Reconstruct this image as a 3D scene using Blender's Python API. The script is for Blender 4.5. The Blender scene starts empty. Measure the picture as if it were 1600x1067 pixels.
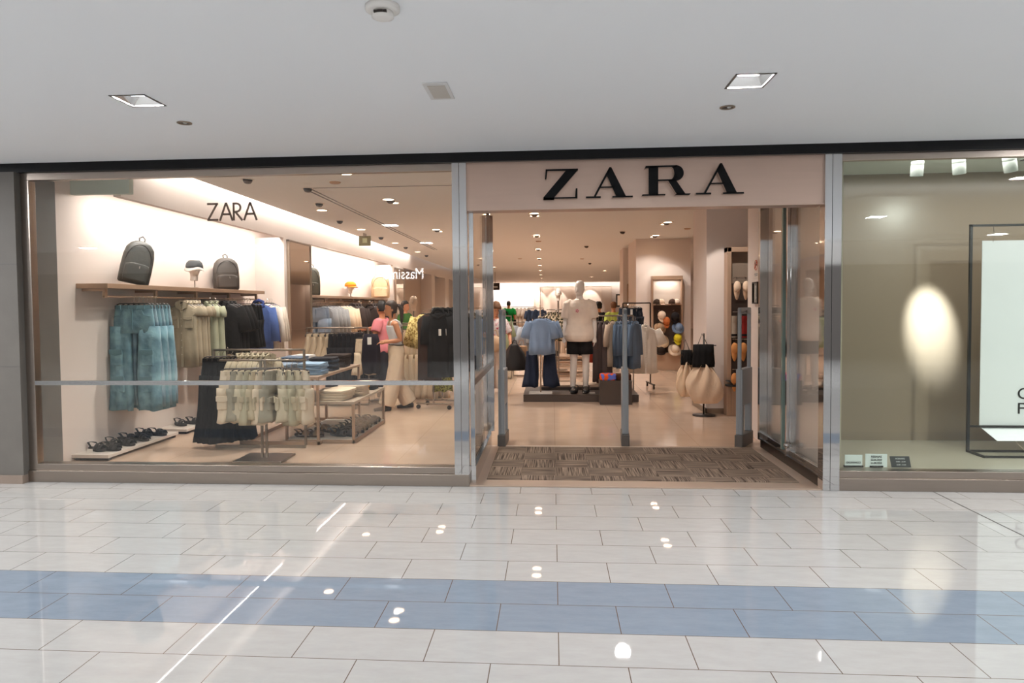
import bpy, bmesh, math, random
from mathutils import Vector, Matrix
R = math.radians
sc = bpy.context.scene
col = sc.collection
rnd = random.Random(5)

# ------------------------------------------------------------------ camera
YAW, PITCH, ROLL = 0.0722, -0.0353, -0.0083
cam = bpy.data.cameras.new('camera'); camo = bpy.data.objects.new('camera', cam); col.objects.link(camo)
cam.sensor_width = 36.0; cam.lens = 1059.83 / 1600 * 36
cam.shift_x = (800 - 786.69) / 1600; cam.shift_y = -(533.5 - 514.81) / 1600
cam.clip_start = 0.05; cam.clip_end = 200
_f = Vector((-math.sin(YAW) * math.cos(PITCH), math.cos(YAW) * math.cos(PITCH), math.sin(PITCH)))
_r = Vector((math.cos(YAW), math.sin(YAW), 0)); _u = _r.cross(_f)
_r2 = math.cos(ROLL) * _r + math.sin(ROLL) * _u; _u2 = -math.sin(ROLL) * _r + math.cos(ROLL) * _u
M = Matrix((_r2, _u2, -_f)).transposed().to_4x4(); M.translation = Vector((-0.0199, -5.8581, 1.573))
camo.matrix_world = M
sc.camera = camo
# ------------------------------------------------------------------ view
sc.view_settings.view_transform = 'Standard'; sc.view_settings.look = 'None'
sc.view_settings.gamma = 1.0; sc.view_settings.exposure = 0.0
try: sc.view_settings.use_curve_mapping = False
except Exception: pass
try:
    sc.cycles.max_bounces = 8; sc.cycles.transparent_max_bounces = 24; sc.cycles.diffuse_bounces = 4
    sc.cycles.glossy_bounces = 4; sc.cycles.sample_clamp_indirect = 4.0; sc.cycles.caustics_reflective = False; sc.cycles.caustics_refractive = False
except Exception: pass
# ------------------------------------------------------------------ world and big lights
W = bpy.data.worlds.new('world'); sc.world = W; W.use_nodes = True
W.node_tree.nodes['Background'].inputs[0].default_value = (0.86, 0.93, 1.0, 1); W.node_tree.nodes['Background'].inputs[1].default_value = 0.9
def light(name, kind, loc, energy, color, rot=None, aim=None, **kw):
    l = bpy.data.lights.new(name, kind); l.energy = energy; l.color = color
    for k, v in kw.items(): setattr(l, k, v)
    o = bpy.data.objects.new(name, l); col.objects.link(o); o.location = loc
    if aim is not None: o.rotation_euler = (Vector(aim) - Vector(loc)).to_track_quat('-Z', 'Y').to_euler()
    elif rot is not None: o.rotation_euler = rot
    return o
WARM = (1.0, 0.965, 0.91); WW = (1.0, 0.94, 0.88)
# added area light behind the camera, as daylight from an assumed atrium roof
light('added_daylight', 'AREA', (0, -11.2, 5.9), 1500, (0.93, 0.97, 1.0), rot=(0, 0, 0), shape='RECTANGLE', size=26, size_y=4.0)
for gx in (-9.9, -6.2, -2.6, 1.15, 4.9, 8.6):
    for gy in (-4.9, -8.0): light('gallery_fitting_and_fill_light', 'AREA', (gx, gy, 2.87), 30 if gy > -6 else 80, (0.93, 0.97, 1.0), rot=(0, 0, 0), shape='SQUARE', size=.23)  # unseen lamps added behind the camera to brighten the gallery floor and ceiling
for gx in (-10.1, -6.36, -2.61, 1.145, 4.9, 8.65): light('gallery_fitting_and_fill_light', 'AREA', (gx, -1.72, 2.93 if abs(gx) < 3 else 2.87), 98, (0.97, 0.98, 1.0), rot=(0, 0, 0), shape='SQUARE', size=.12)  # the two middle lamps sit in visible fittings, the outer ones are added fill
# cove tubes along the left wall of the shop: one washing the wall, one washing the soffit
light('wall_cove_light', 'AREA', (-4.62, 3.2, 2.80), 62, (1, .95, .91), aim=(-5.0, 3.2, 1.3), shape='RECTANGLE', size=4.2, size_y=.08)
light('wall_cove_light', 'AREA', (-4.62, 9.9, 2.80), 100, (1, .95, .91), aim=(-5.0, 9.9, 1.3), shape='RECTANGLE', size=6.4, size_y=.08)
light('back_cove_light', 'AREA', (1.5, 41.5, 3.05), 60, WW, aim=(1.5, 42, 2.9), shape='RECTANGLE', size=14, size_y=.06)
light('soffit_cove_light', 'AREA', (-4.375, 8.3, 3.33), 120, (1, .95, .91), aim=(-4.52, 8.3, 2.95), shape='RECTANGLE', size=14, size_y=.06)

# ------------------------------------------------------------------ materials
MATS = {}
def newmat(name):
    m = bpy.data.materials.new(name); m.use_nodes = True
    nt = m.node_tree; b = nt.nodes['Principled BSDF']
    return m, nt, b
def mat(name, c, rough=.5, metal=0.0, spec=.5, emit=0.0, ecol=None, vary=0.0, vscale=4.0, bump=0.0, bscale=60.0, stretch=None, coat=0.0):
    if name in MATS: return MATS[name]
    m, nt, b = newmat(name)
    b.inputs['Base Color'].default_value = (*c, 1); b.inputs['Roughness'].default_value = rough
    b.inputs['Metallic'].default_value = metal; b.inputs['Specular IOR Level'].default_value = spec
    b.inputs['Coat Weight'].default_value = coat
    if emit:
        b.inputs['Emission Color'].default_value = (*(ecol or c), 1); b.inputs['Emission Strength'].default_value = emit
    if vary or bump:
        tc = nt.nodes.new('ShaderNodeTexCoord'); mp = nt.nodes.new('ShaderNodeMapping')
        nt.links.new(tc.outputs['Object'], mp.inputs[0])
        if stretch: mp.inputs['Scale'].default_value = stretch
    if vary:
        n = nt.nodes.new('ShaderNodeTexNoise'); n.inputs['Scale'].default_value = vscale; n.inputs['Detail'].default_value = 5
        nt.links.new(mp.outputs[0], n.inputs[0])
        mx = nt.nodes.new('ShaderNodeMix'); mx.data_type = 'RGBA'
        mx.inputs[6].default_value = (*[max(0, x * (1 - vary)) for x in c], 1); mx.inputs[7].default_value = (*[min(1, x * (1 + vary)) for x in c], 1)
        nt.links.new(n.outputs[0], mx.inputs[0]); nt.links.new(mx.outputs[2], b.inputs['Base Color'])
    if bump:
        n2 = nt.nodes.new('ShaderNodeTexNoise'); n2.inputs['Scale'].default_value = bscale; n2.inputs['Detail'].default_value = 3
        nt.links.new(mp.outputs[0], n2.inputs[0])
        bp = nt.nodes.new('ShaderNodeBump'); bp.inputs['Strength'].default_value = bump; bp.inputs['Distance'].default_value = .01
        nt.links.new(n2.outputs[0], bp.inputs['Height']); nt.links.new(bp.outputs[0], b.inputs['Normal'])
    MATS[name] = m; return m
def lin(r, g, b):
    f = lambda v: (v / 255 / 12.92) if v / 255 <= .04045 else ((v / 255 + .055) / 1.055) ** 2.4
    return (f(r), f(g), f(b))
def fabric(r, g, b, vary=.18, rough=.9):
    return mat('fabric_%d_%d_%d' % (r, g, b), lin(r, g, b), rough, spec=.15, vary=vary, vscale=6, bump=.6, bscale=16)
def spotted(name, base, spots, scale=18, lo=.5, hi=.56):
    if name in MATS: return MATS[name]
    m, nt, b = newmat(name); tc = nt.nodes.new('ShaderNodeTexCoord'); n = nt.nodes.new('ShaderNodeTexNoise')
    n.inputs['Scale'].default_value = scale; n.inputs['Detail'].default_value = 2
    r = nt.nodes.new('ShaderNodeValToRGB'); e = r.color_ramp.elements
    e[0].position = lo; e[0].color = (*lin(*base), 1); e[1].position = hi; e[1].color = (*lin(*spots), 1)
    nt.links.new(tc.outputs['Object'], n.inputs[0]); nt.links.new(n.outputs[0], r.inputs[0]); nt.links.new(r.outputs[0], b.inputs['Base Color'])
    b.inputs['Roughness'].default_value = .9; b.inputs['Specular IOR Level'].default_value = .15
    MATS[name] = m; return m
def glassmat(name, tint, amp=1.0, rough=0.0, ior=1.45):
    m = bpy.data.materials.new(name); m.use_nodes = True; nt = m.node_tree; nt.nodes.clear()
    out = nt.nodes.new('ShaderNodeOutputMaterial'); mx = nt.nodes.new('ShaderNodeMixShader')
    t = nt.nodes.new('ShaderNodeBsdfTransparent'); g = nt.nodes.new('ShaderNodeBsdfGlossy'); f = nt.nodes.new('ShaderNodeFresnel')
    t.inputs[0].default_value = (*tint, 1); g.inputs['Roughness'].default_value = rough; g.inputs[0].default_value = (amp, amp, amp, 1); ge = nt.nodes.new('ShaderNodeNewGeometry'); iv = nt.nodes.new('ShaderNodeMix'); iv.inputs[2].default_value = ior; iv.inputs[3].default_value = 1 / ior
    nt.links.new(ge.outputs['Backfacing'], iv.inputs[0]); nt.links.new(iv.outputs[0], f.inputs[0])
    nt.links.new(f.outputs[0], mx.inputs[0]); nt.links.new(t.outputs[0], mx.inputs[1]); nt.links.new(g.outputs[0], mx.inputs[2]); nt.links.new(mx.outputs[0], out.inputs[0])
    return m
GLASS = glassmat('clear_glass', (.985, .995, .985)); GLASS_G = glassmat('green_glass', (.955, .975, .94)); GLASS_D = glassmat('door_glass', (.96, .97, .96), ior=1.8)
STEEL = mat('brushed_steel', lin(172, 160, 150), .28, 1.0, vary=.06, vscale=3, bump=.05, bscale=40, stretch=(1, 1, 14))
PANEL = mat('brushed_fascia', lin(200, 174, 159), .38, .85, vary=.05, vscale=2.5, bump=.04, bscale=50, stretch=(1, 1, 12))
CHROME = mat('polished_steel', lin(205, 205, 206), .05, 1.0)
BRONZE = mat('bronze_metal', lin(176, 156, 138), .3, .8, vary=.05)
SATIN = mat('satin_metal', lin(150, 138, 126), .3, .9)
BLACK = mat('black_paint', (.006, .006, .007), .32)
GRAN = mat('black_granite', (.006, .006, .007), .3, spec=.25, vary=.5, vscale=90)
WHITE = mat('white_paint', lin(232, 228, 224), .75)
CEIL = mat('gallery_ceiling_paint', lin(244, 246, 249), .85, vary=.01, vscale=.5)
WALLP = mat('shop_wall_paint', lin(230, 214, 204), .7)
CEILS = mat('shop_ceiling_paint', lin(240, 236, 231), .8)
DARKM = mat('dark_metal', lin(52, 44, 40), .4, .6)
STONE = mat('grey_stone', lin(106, 101, 95), .6, vary=.13, vscale=5, bump=.1, bscale=50)
MIRROR = mat('mirror_glass', lin(228, 214, 200), .02, 1.0)
LED = mat('lit_lens', (1, .9, .78), .5, emit=3.2, ecol=(1, .88, .74))
BLK = fabric(30, 28, 28, .25)
def denim(r, g, b):
    n = 'denim_%d_%d_%d' % (r, g, b)
    if n in MATS: return MATS[n]
    m = spotted(n, (r * .86, g * .88, b * .9), (min(255, r * 1.14), min(255, g * 1.12), min(255, b * 1.1)), 8, .34, .68)
    nt = m.node_tree; b_ = nt.nodes['Principled BSDF']; nz = nt.nodes.new('ShaderNodeTexNoise'); nz.inputs['Scale'].default_value = 14; nz.inputs['Detail'].default_value = 4
    tc = nt.nodes.new('ShaderNodeTexCoord'); bp = nt.nodes.new('ShaderNodeBump'); bp.inputs['Strength'].default_value = .8; bp.inputs['Distance'].default_value = .015
    nt.links.new(tc.outputs['Object'], nz.inputs[0]); nt.links.new(nz.outputs[0], bp.inputs['Height']); nt.links.new(bp.outputs[0], b_.inputs['Normal']); return m

def floor_tiles():
    m, nt, b = newmat('gallery_floor_tiles')
    g = nt.nodes.new('ShaderNodeNewGeometry'); mp = nt.nodes.new('ShaderNodeMapping'); nt.links.new(g.outputs['Position'], mp.inputs[0])
    mp.inputs['Location'].default_value = (60.0, 0.24 + 30.0, 0)
    br = nt.nodes.new('ShaderNodeTexBrick'); br.offset = .5; br.offset_frequency = 2; br.squash = 1.0
    br.inputs['Scale'].default_value = 1; br.inputs['Mortar Size'].default_value = .0022; br.inputs['Mortar Smooth'].default_value = 0
    br.inputs['Bias'].default_value = 0; br.inputs['Brick Width'].default_value = .6; br.inputs['Row Height'].default_value = .3
    nt.links.new(mp.outputs[0], br.inputs['Vector'])
    sep = nt.nodes.new('ShaderNodeSeparateXYZ'); nt.links.new(g.outputs['Position'], sep.inputs[0])
    def cmp(op, v):
        n = nt.nodes.new('ShaderNodeMath'); n.operation = op; n.inputs[1].default_value = v; nt.links.new(sep.outputs[1], n.inputs[0]); return n
    a = cmp('LESS_THAN', -2.04); c = cmp('GREATER_THAN', -2.64)
    an = nt.nodes.new('ShaderNodeMath'); an.operation = 'MULTIPLY'; nt.links.new(a.outputs[0], an.inputs[0]); nt.links.new(c.outputs[0], an.inputs[1])
    n = nt.nodes.new('ShaderNodeTexNoise'); n.inputs['Scale'].default_value = 5; n.inputs['Detail'].default_value = 8; n.inputs['Roughness'].default_value = .7
    mp2 = nt.nodes.new('ShaderNodeMapping'); mp2.inputs['Scale'].default_value = (1, 3, 1); nt.links.new(g.outputs['Position'], mp2.inputs[0]); nt.links.new(mp2.outputs[0], n.inputs[0])
    def mix(c1, c2):
        x = nt.nodes.new('ShaderNodeMix'); x.data_type = 'RGBA'; x.inputs[6].default_value = (*c1, 1); x.inputs[7].default_value = (*c2, 1); nt.links.new(n.outputs[0], x.inputs[0]); return x
    wt = mix(lin(162, 159, 156), lin(186, 184, 181)); bl = mix(lin(112, 124, 138), lin(140, 151, 164))
    sel = nt.nodes.new('ShaderNodeMix'); sel.data_type = 'RGBA'
    nt.links.new(an.outputs[0], sel.inputs[0]); nt.links.new(wt.outputs[2], sel.inputs[6]); nt.links.new(bl.outputs[2], sel.inputs[7])
    fin = nt.nodes.new('ShaderNodeMix'); fin.data_type = 'RGBA'; fin.inputs[7].default_value = (*lin(96, 80, 68), 1)
    nt.links.new(br.outputs['Fac'], fin.inputs[0]); nt.links.new(sel.outputs[2], fin.inputs[6]); nt.links.new(fin.outputs[2], b.inputs['Base Color'])
    b.inputs['Roughness'].default_value = .025; b.inputs['Specular IOR Level'].default_value = .6
    bp = nt.nodes.new('ShaderNodeBump'); bp.inputs['Strength'].default_value = .008; bp.inputs['Distance'].default_value = .01
    n3 = nt.nodes.new('ShaderNodeTexNoise'); n3.inputs['Scale'].default_value = 2.2; nt.links.new(g.outputs['Position'], n3.inputs[0])
    nt.links.new(n3.outputs[0], bp.inputs['Height']); nt.links.new(bp.outputs[0], b.inputs['Normal'])
    return m
def shop_floor():
    m, nt, b = newmat('shop_floor_tiles'); g = nt.nodes.new('ShaderNodeNewGeometry')
    br = nt.nodes.new('ShaderNodeTexBrick'); br.offset = 0; br.inputs['Scale'].default_value = 1; br.inputs['Mortar Size'].default_value = .003
    br.inputs['Brick Width'].default_value = .8; br.inputs['Row Height'].default_value = .8; br.inputs['Mortar'].default_value = (*lin(176, 146, 122), 1)
    n = nt.nodes.new('ShaderNodeTexNoise'); n.inputs['Scale'].default_value = 3; n.inputs['Detail'].default_value = 6
    nt.links.new(g.outputs['Position'], n.inputs[0]); nt.links.new(g.outputs['Position'], br.inputs['Vector'])
    x = nt.nodes.new('ShaderNodeMix'); x.data_type = 'RGBA'; x.inputs[6].default_value = (*lin(190, 160, 137), 1); x.inputs[7].default_value = (*lin(210, 181, 158), 1)
    nt.links.new(n.outputs[0], x.inputs[0]); nt.links.new(x.outputs[2], br.inputs['Color1']); nt.links.new(x.outputs[2], br.inputs['Color2'])
    nt.links.new(br.outputs[0], b.inputs['Base Color']); b.inputs['Roughness'].default_value = .13; b.inputs['Specular IOR Level'].default_value = .6
    return m
def mat_weave():
    m, nt, b = newmat('entrance_mat_weave'); g = nt.nodes.new('ShaderNodeNewGeometry')
    ck = nt.nodes.new('ShaderNodeTexChecker'); ck.inputs['Scale'].default_value = 3.2
    nt.links.new(g.outputs['Position'], ck.inputs[0])
    def st(sv):
        mp = nt.nodes.new('ShaderNodeMapping'); mp.inputs['Scale'].default_value = sv; n = nt.nodes.new('ShaderNodeTexNoise'); n.inputs['Scale'].default_value = 8; n.inputs['Detail'].default_value = 2
        nt.links.new(g.outputs['Position'], mp.inputs[0]); nt.links.new(mp.outputs[0], n.inputs[0]); return n
    a, c = st((.3, 16, 1)), st((16, .3, 1))
    mx = nt.nodes.new('ShaderNodeMix'); nt.links.new(ck.outputs[1], mx.inputs[0]); nt.links.new(a.outputs[0], mx.inputs[2]); nt.links.new(c.outputs[0], mx.inputs[3])
    r = nt.nodes.new('ShaderNodeValToRGB'); r.color_ramp.elements[0].position = .38; r.color_ramp.elements[0].color = (*lin(70, 58, 50), 1)
    r.color_ramp.elements[1].position = .62; r.color_ramp.elements[1].color = (*lin(148, 128, 112), 1)
    nt.links.new(mx.outputs[0], r.inputs[0]); nt.links.new(r.outputs[0], b.inputs['Base Color']); b.inputs['Roughness'].default_value = .95; b.inputs['Specular IOR Level'].default_value = .1
    return m

# ------------------------------------------------------------------ mesh helpers
class MB:
    def __init__(s): s.v = []; s.f = []; s.m = []
    def box(s, x0, x1, y0, y1, z0, z1, mi=0):
        b = len(s.v); s.v += [(x, y, z) for z in (z0, z1) for y in (y0, y1) for x in (x0, x1)]
        for q in ((0, 2, 3, 1), (4, 5, 7, 6), (0, 1, 5, 4), (2, 6, 7, 3), (0, 4, 6, 2), (1, 3, 7, 5)): s.f.append(tuple(b + i for i in q)); s.m.append(mi)
        return s
    def rings(s, rs, cap=True, mi=0):
        n = len(rs[0]); b = len(s.v)
        for r in rs: s.v += [tuple(p) for p in r]
        for k in range(len(rs) - 1):
            for i in range(n):
                j = (i + 1) % n; s.f.append((b + k * n + i, b + k * n + j, b + (k + 1) * n + j, b + (k + 1) * n + i)); s.m.append(mi)
        if cap:
            s.f.append(tuple(b + i for i in reversed(range(n)))); s.m.append(mi)
            e = b + (len(rs) - 1) * n; s.f.append(tuple(e + i for i in range(n))); s.m.append(mi)
        return s
    def tube(s, pts, r, n=8, mi=0, flat=None, up=(0, 0, 1)):
        """sweep along a polyline; r a number or one radius (or pair) per point"""
        pts = [Vector(p) for p in pts]; rs = []
        up = Vector(up)
        for i, p in enumerate(pts):
            t = (pts[min(i + 1, len(pts) - 1)] - pts[max(i - 1, 0)]).normalized()
            a = t.cross(up)
            if a.length < .05: a = t.cross(Vector((0, 1, 0)))
            if a.length < .05: a = t.cross(Vector((1, 0, 0)))
            a.normalize(); b = t.cross(a).normalized()
            rr = r[i] if isinstance(r, (list, tuple)) else r
            ra, rb = rr if isinstance(rr, (list, tuple)) else (rr, rr)
            rs.append([p + a * ra * math.cos(2 * math.pi * k / n) + b * rb * math.sin(2 * math.pi * k / n) for k in range(n)])
        return s.rings(rs, mi=mi)
    def lathe(s, prof, c=(0, 0, 0), n=20, mi=0, sx=1, sy=1, cap=True):
        return s.rings([[(c[0] + r * sx * math.cos(2 * math.pi * k / n), c[1] + r * sy * math.sin(2 * math.pi * k / n), c[2] + z) for k in range(n)] for r, z in prof], cap=cap, mi=mi)
    def ell(s, c, rx, ry, rz, n=14, m=9, mi=0):
        rs = []
        for j in range(m + 1):
            a = -math.pi / 2 + math.pi * (j + .001) / (m + .002); 
            rs.append([(c[0] + rx * math.cos(a) * math.cos(2 * math.pi * k / n), c[1] + ry * math.cos(a) * math.sin(2 * math.pi * k / n), c[2] + rz * math.sin(a)) for k in range(n)])
        return s.rings(rs, mi=mi)
    def prism(s, poly, y0, y1, mi=0, side=None, T=None):
        """polygon in x,z extruded in y (front at y0)"""
        n = len(poly); b = len(s.v); T = T or (lambda p: p)
        s.v += [T((x, y0, z)) for x, z in poly] + [T((x, y1, z)) for x, z in poly]
        s.f.append(tuple(b + i for i in range(n))); s.m.append(mi)
        s.f.append(tuple(b + n + i for i in reversed(range(n)))); s.m.append(mi)
        for i in range(n):
            j = (i + 1) % n; s.f.append((b + i, b + n + i, b + n + j, b + j)); s.m.append(mi if side is None else side)
        return s
    def shell(s, rows, n=30, k=5, amp=.012, ph=0.0, p=.75, mi=0):
        """hanging cloth: rows of (z, cx, half width, half depth[, cy]); folds grow downwards"""
        rs = []; z0, z1 = rows[0][0], rows[-1][0]
        for r in rows:
            z, cx, hw, hd = r[:4]; cy = r[4] if len(r) > 4 else 0
            g = amp * (abs(z - z0) / (abs(z1 - z0) + 1e-6)) ** .7
            ring = []
            for i in range(n):
                t = 2 * math.pi * i / n; c, q = math.cos(t), math.sin(t)
                x = cx + hw * math.copysign(abs(c) ** .9, c); y = cy + hd * math.copysign(abs(q) ** p, q)
                y += g * math.sin(k * (x - cx) / max(hw, .01) * 1.6 + ph + z * 1.7) + .35 * g * math.sin(2.3 * k * c + 3 * ph + z * 9)
                ring.append((x, y, z + g * .5 * math.sin(k * c + ph)))
            rs.append(ring)
        return s.rings(rs, mi=mi)
    def build(s, name, m, parent=None, smooth=False, bevel=0.0, loc=None, mods=None):
        me = bpy.data.meshes.new(name); me.from_pydata([tuple(p) for p in s.v], [], s.f)
        ms = m if isinstance(m, (list, tuple)) else [m]
        for x in ms: me.materials.append(x)
        me.polygons.foreach_set('material_index', s.m)
        if smooth: me.polygons.foreach_set('use_smooth', [True] * len(me.polygons))
        bm = bmesh.new(); bm.from_mesh(me); bmesh.ops.recalc_face_normals(bm, faces=bm.faces); bm.to_mesh(me); bm.free()
        me.update(); o = bpy.data.objects.new(name, me); col.objects.link(o)
        if parent: o.parent = parent
        if loc: o.location = loc
        if bevel:
            b = o.modifiers.new('bevel', 'BEVEL'); b.width = bevel; b.segments = 2; b.limit_method = 'ANGLE'; b.angle_limit = R(40)
        return o
def remesh(o, vox, sm=4):
    r = o.modifiers.new('remesh', 'REMESH'); r.mode = 'VOXEL'; r.voxel_size = vox; r.use_smooth_shade = True
    if sm:
        s = o.modifiers.new('smooth', 'SMOOTH'); s.factor = .5; s.iterations = sm
    return o
def thing(name, label, cat, loc=(0, 0, 0), rz=0, group=None):
    o = bpy.data.objects.new(name, None); col.objects.link(o); o.location = loc; o.rotation_euler = (0, 0, rz); o.empty_display_size = .1
    o['label'] = label; o['category'] = cat
    if group: o['group'] = group
    return o
def tag(o, label, cat, group=None):
    o['label'] = label; o['category'] = cat
    if group: o['group'] = group
    return o
def struct(o): o['kind'] = 'structure'; return o
def sbox(name, m, *b, bevel=0): return struct(MB().box(*b).build(name, m, bevel=bevel))
def part(o, label): o['label'] = label; return o
KIDS = {}
def dup(root, loc, rz=0, label=None, group=None, scale=None):
    if root.name not in KIDS:
        KIDS[root.name] = [c for c in bpy.data.objects if c.parent == root]
        for c in KIDS[root.name]: KIDS[c.name] = [g for g in bpy.data.objects if g.parent == c]
    r = root.copy(); col.objects.link(r); r.location = loc; r.rotation_euler = (0, 0, rz)
    if scale: r.scale = scale
    if label: r['label'] = label
    if group: r['group'] = group
    for ch in KIDS[root.name]:
        c = ch.copy(); col.objects.link(c); c.parent = r
        for g in KIDS[ch.name]:
            d = g.copy(); col.objects.link(d); d.parent = c
    return r
ORD = ['first', 'second', 'third', 'fourth', 'fifth', 'sixth', 'seventh', 'eighth', 'ninth', 'tenth', 'eleventh', 'twelfth', 'thirteenth', 'fourteenth', 'fifteenth', 'sixteenth', 'seventeenth', 'eighteenth', 'nineteenth', 'twentieth', 'twenty-first', 'twenty-second', 'twenty-third', 'twenty-fourth']
def row(protos, spots, label, group, start=0):
    """the first spot uses the prototype itself, every other a copy with its parts; label has one %s for the ordinal"""
    for i, sp in enumerate(spots):
        p = protos[i % len(protos)]; x, y, z = sp[:3]; rz = sp[3] if len(sp) > 3 else 0
        lb = label % ORD[i + start] if '%s' in label else label
        if p.name in PLACED: dup(p, (x, y, z), rz, lb, group)
        else:
            PLACED.add(p.name); p.location = (x, y, z); p.rotation_euler = (0, 0, rz); p['label'] = lb
            if group: p['group'] = group
PLACED = set()
def text_mesh(name, body, size, m, loc, parent=None, rot=(R(90), 0, 0), ext=.002, align='CENTER', sx=1.0):
    cu = bpy.data.curves.new(name, 'FONT'); cu.body = body; cu.size = size; cu.extrude = ext; cu.align_x = align
    t = bpy.data.objects.new(name, cu); col.objects.link(t); dg = bpy.context.evaluated_depsgraph_get(); dg.update()
    me = bpy.data.meshes.new_from_object(t.evaluated_get(dg)); bpy.data.objects.remove(t)
    o = bpy.data.objects.new(name, me); col.objects.link(o); me.materials.clear(); me.materials.append(m)
    o.location = loc; o.rotation_euler = rot; o.scale = (sx, 1, 1)
    if parent: o.parent = parent
    return o
# ================================================================== SETTING
def holed(xs, ys, z0, z1, holes):
    """a slab made of cells, leaving rectangular holes open"""
    xs = sorted(set(list(xs) + [v for h in holes for v in h[:2]])); ys = sorted(set(list(ys) + [v for h in holes for v in h[2:]]))
    mb = MB()
    for a, b in zip(xs, xs[1:]):
        for c, d in zip(ys, ys[1:]):
            if any(h[0] - 1e-6 <= a and b <= h[1] + 1e-6 and h[2] - 1e-6 <= c and d <= h[3] + 1e-6 for h in holes): continue
            mb.box(a, b, c, d, z0, z1)
    return mb
sbox('floor', floor_tiles(), -16, 16, -14, .0, -.2, 0)
sbox('floor_shop', shop_floor(), -5.2, 9, .0, 42.2, -.2, 0)
LH = [(-2.725, -2.495, -1.84, -1.60), (1.03, 1.26, -1.86, -1.60)]
struct(holed((-16, 16), (-9, .3), 2.88, 3.0, LH).build('ceiling', CEIL))
sbox('ceiling_shop', CEILS, -4.36, 9, .15, 42.2, 3.15, 3.25)
sbox('ceiling_shop_edge', CEILS, -5.2, -4.36, .95, 42.2, 3.4, 3.5)
sbox('wall_left', WALLP, -5.15, -5.0, .1, 42.2, 0, 3.4)
sbox('wall_soffit', WALLP, -4.58, -4.5, .95, 42.0, 2.74, 3.22)
sbox('wall_front', mat('wall_paint_green_lit', lin(206, 216, 206), .8), -5.0, -4.36, .88, .95, 2.76, 3.4)  # greenish gallery light on this return is put into its wall colour
sbox('wall_front_bulkhead', CEILS, -5.2, 2.42, .02, .15, 2.80, 3.4)
sbox('ceiling_window', CEILS, -5.2, -4.36, .1, .88, 3.15, 3.25)
sbox('wall_back', WALLP, -5.2, 9, 42, 42.2, 0, 3.4)
sbox('wall_right', WALLP, 8.9, 9.1, 4, 42.2, 0, 3.4)
sbox('wall_right_front', WALLP, 2.36, 9, 4.9, 5.0, 0, 3.2)
# cross walls in the depth of the shop
mb = MB(); mb.box(2.0, 3.30, 10.75, 12.4, 0, 3.15); mb.box(1.95, 2.5, 13.3, 14.2, 0, 3.15); struct(mb.build('wall_pier', WALLP))
mb = MB(); mb.box(2.17, 4.9, 4.0, 4.9, 0, 3.15); struct(mb.build('wall_column', WALLP))
mb = MB(); mb.box(2.155, 2.50, 3.985, 4.0, 0, .08); mb.box(2.155, 2.17, 3.985, 4.9, 0, .08); struct(mb.build('baseboard_column', SATIN))
mb = MB(); mb.box(2.33, 2.42, .15, 2.52, 0, 3.15); mb.box(2.42, 6, 2.42, 2.52, 0, 3.15); struct(mb.build('wall_entrance', WALLP))
# piers and boxed panels of the left wall
mb = MB(); mb.box(-5.0, -4.5, 5.25, 6.45, 0, 2.74); mb.box(-5, -4.5, 13.0, 14.4, 0, 2.74); mb.box(-5, -4.5, 19.2, 19.9, 0, 2.74); mb.box(-5, -4.5, 22.4, 23.4, 0, 2.74); struct(mb.build('wall_left_pier', WALLP))
sbox('wall_left_panel', mat('tan_panel', lin(196, 172, 152), .6), -4.96, -4.9, 14.4, 19.2, 0, 2.74)
# back wall joinery, far away
g = mat('joinery_paint', lin(226, 206, 190), .6)
for i, (a, b) in enumerate([(-1.3, -.9), (-.8, 4.1)]):
    mb = MB(); mb.box(a, b, 41.85, 42, 0, 2.9)
    k = max(1, int((b - a) / .7))
    for j in range(k + 1): x = a + (b - a) * j / k; mb.box(x - .02, x + .02, 41.8, 41.86, 0, 2.9)
    mb.box(a, b, 41.8, 41.86, 2.86, 2.94); struct(mb.build('wall_back_panel', g))
for x, w in ((-2.9, 3.0),):
    light('back_wall_wash', 'AREA', (x, 41.3, 2.75), 110, WW, aim=(x, 42, 1.8), shape='RECTANGLE', size=w, size_y=.1)
for x in (-1.1, .3, 2.6): light('back_wall_spot', 'SPOT', (x, 40.8, 3.05), 130, WW, aim=(x, 42, 1.6), spot_size=R(60), spot_blend=.4, shadow_soft_size=.03)
# facade: black lintel, steel frames, stone pier
sbox('trim_1', GRAN, -16, 16, -.07, .02, 2.80, 2.88)
mb = MB(); mb.box(-4.80, -.87, -.03, .03, 2.735, 2.80); mb.box(-4.80, -4.72, -.03, .05, .16, 2.735)
struct(mb.build('trim_2', STEEL, bevel=.003))
mb = MB(); mb.box(-4.80, -.75, -.045, .10, 0, .105); mb.box(-4.80, -.87, -.03, .08, .105, .165); struct(mb.build('trim_3', STEEL, bevel=.004))
mb = MB(); mb.box(-.875, -.815, -.05, .05, .105, 2.80); mb.box(-.812, -.75, -.05, .05, .105, 2.80); struct(mb.build('trim_4', CHROME, bevel=.002))
mb = MB(); mb.box(2.23, 2.288, -.05, .06, 0.0, 2.80); mb.box(2.291, 2.365, -.05, .06, .0, 2.80); struct(mb.build('trim_5', CHROME, bevel=.002))
mb = MB(); mb.box(2.365, 9, -.03, .03, 2.745, 2.80); mb.box(2.365, 9, -.045, .10, 0, .105); mb.box(2.365, 9, -.03, .08, .105, .165); struct(mb.build('trim_6', STEEL, bevel=.003))
sbox('trim_7', PANEL, -.75, 2.23, -.025, .15, 2.39, 2.80)
sbox('wall_stone_pier', STONE, -16, -4.80, -.10, .4, .075, 2.80)
sbox('baseboard_stone_pier', mat('stone_plinth', lin(140, 124, 112), .4, vary=.15), -16, -4.80, -.115, .4, 0, .075)
mb = MB()
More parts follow.
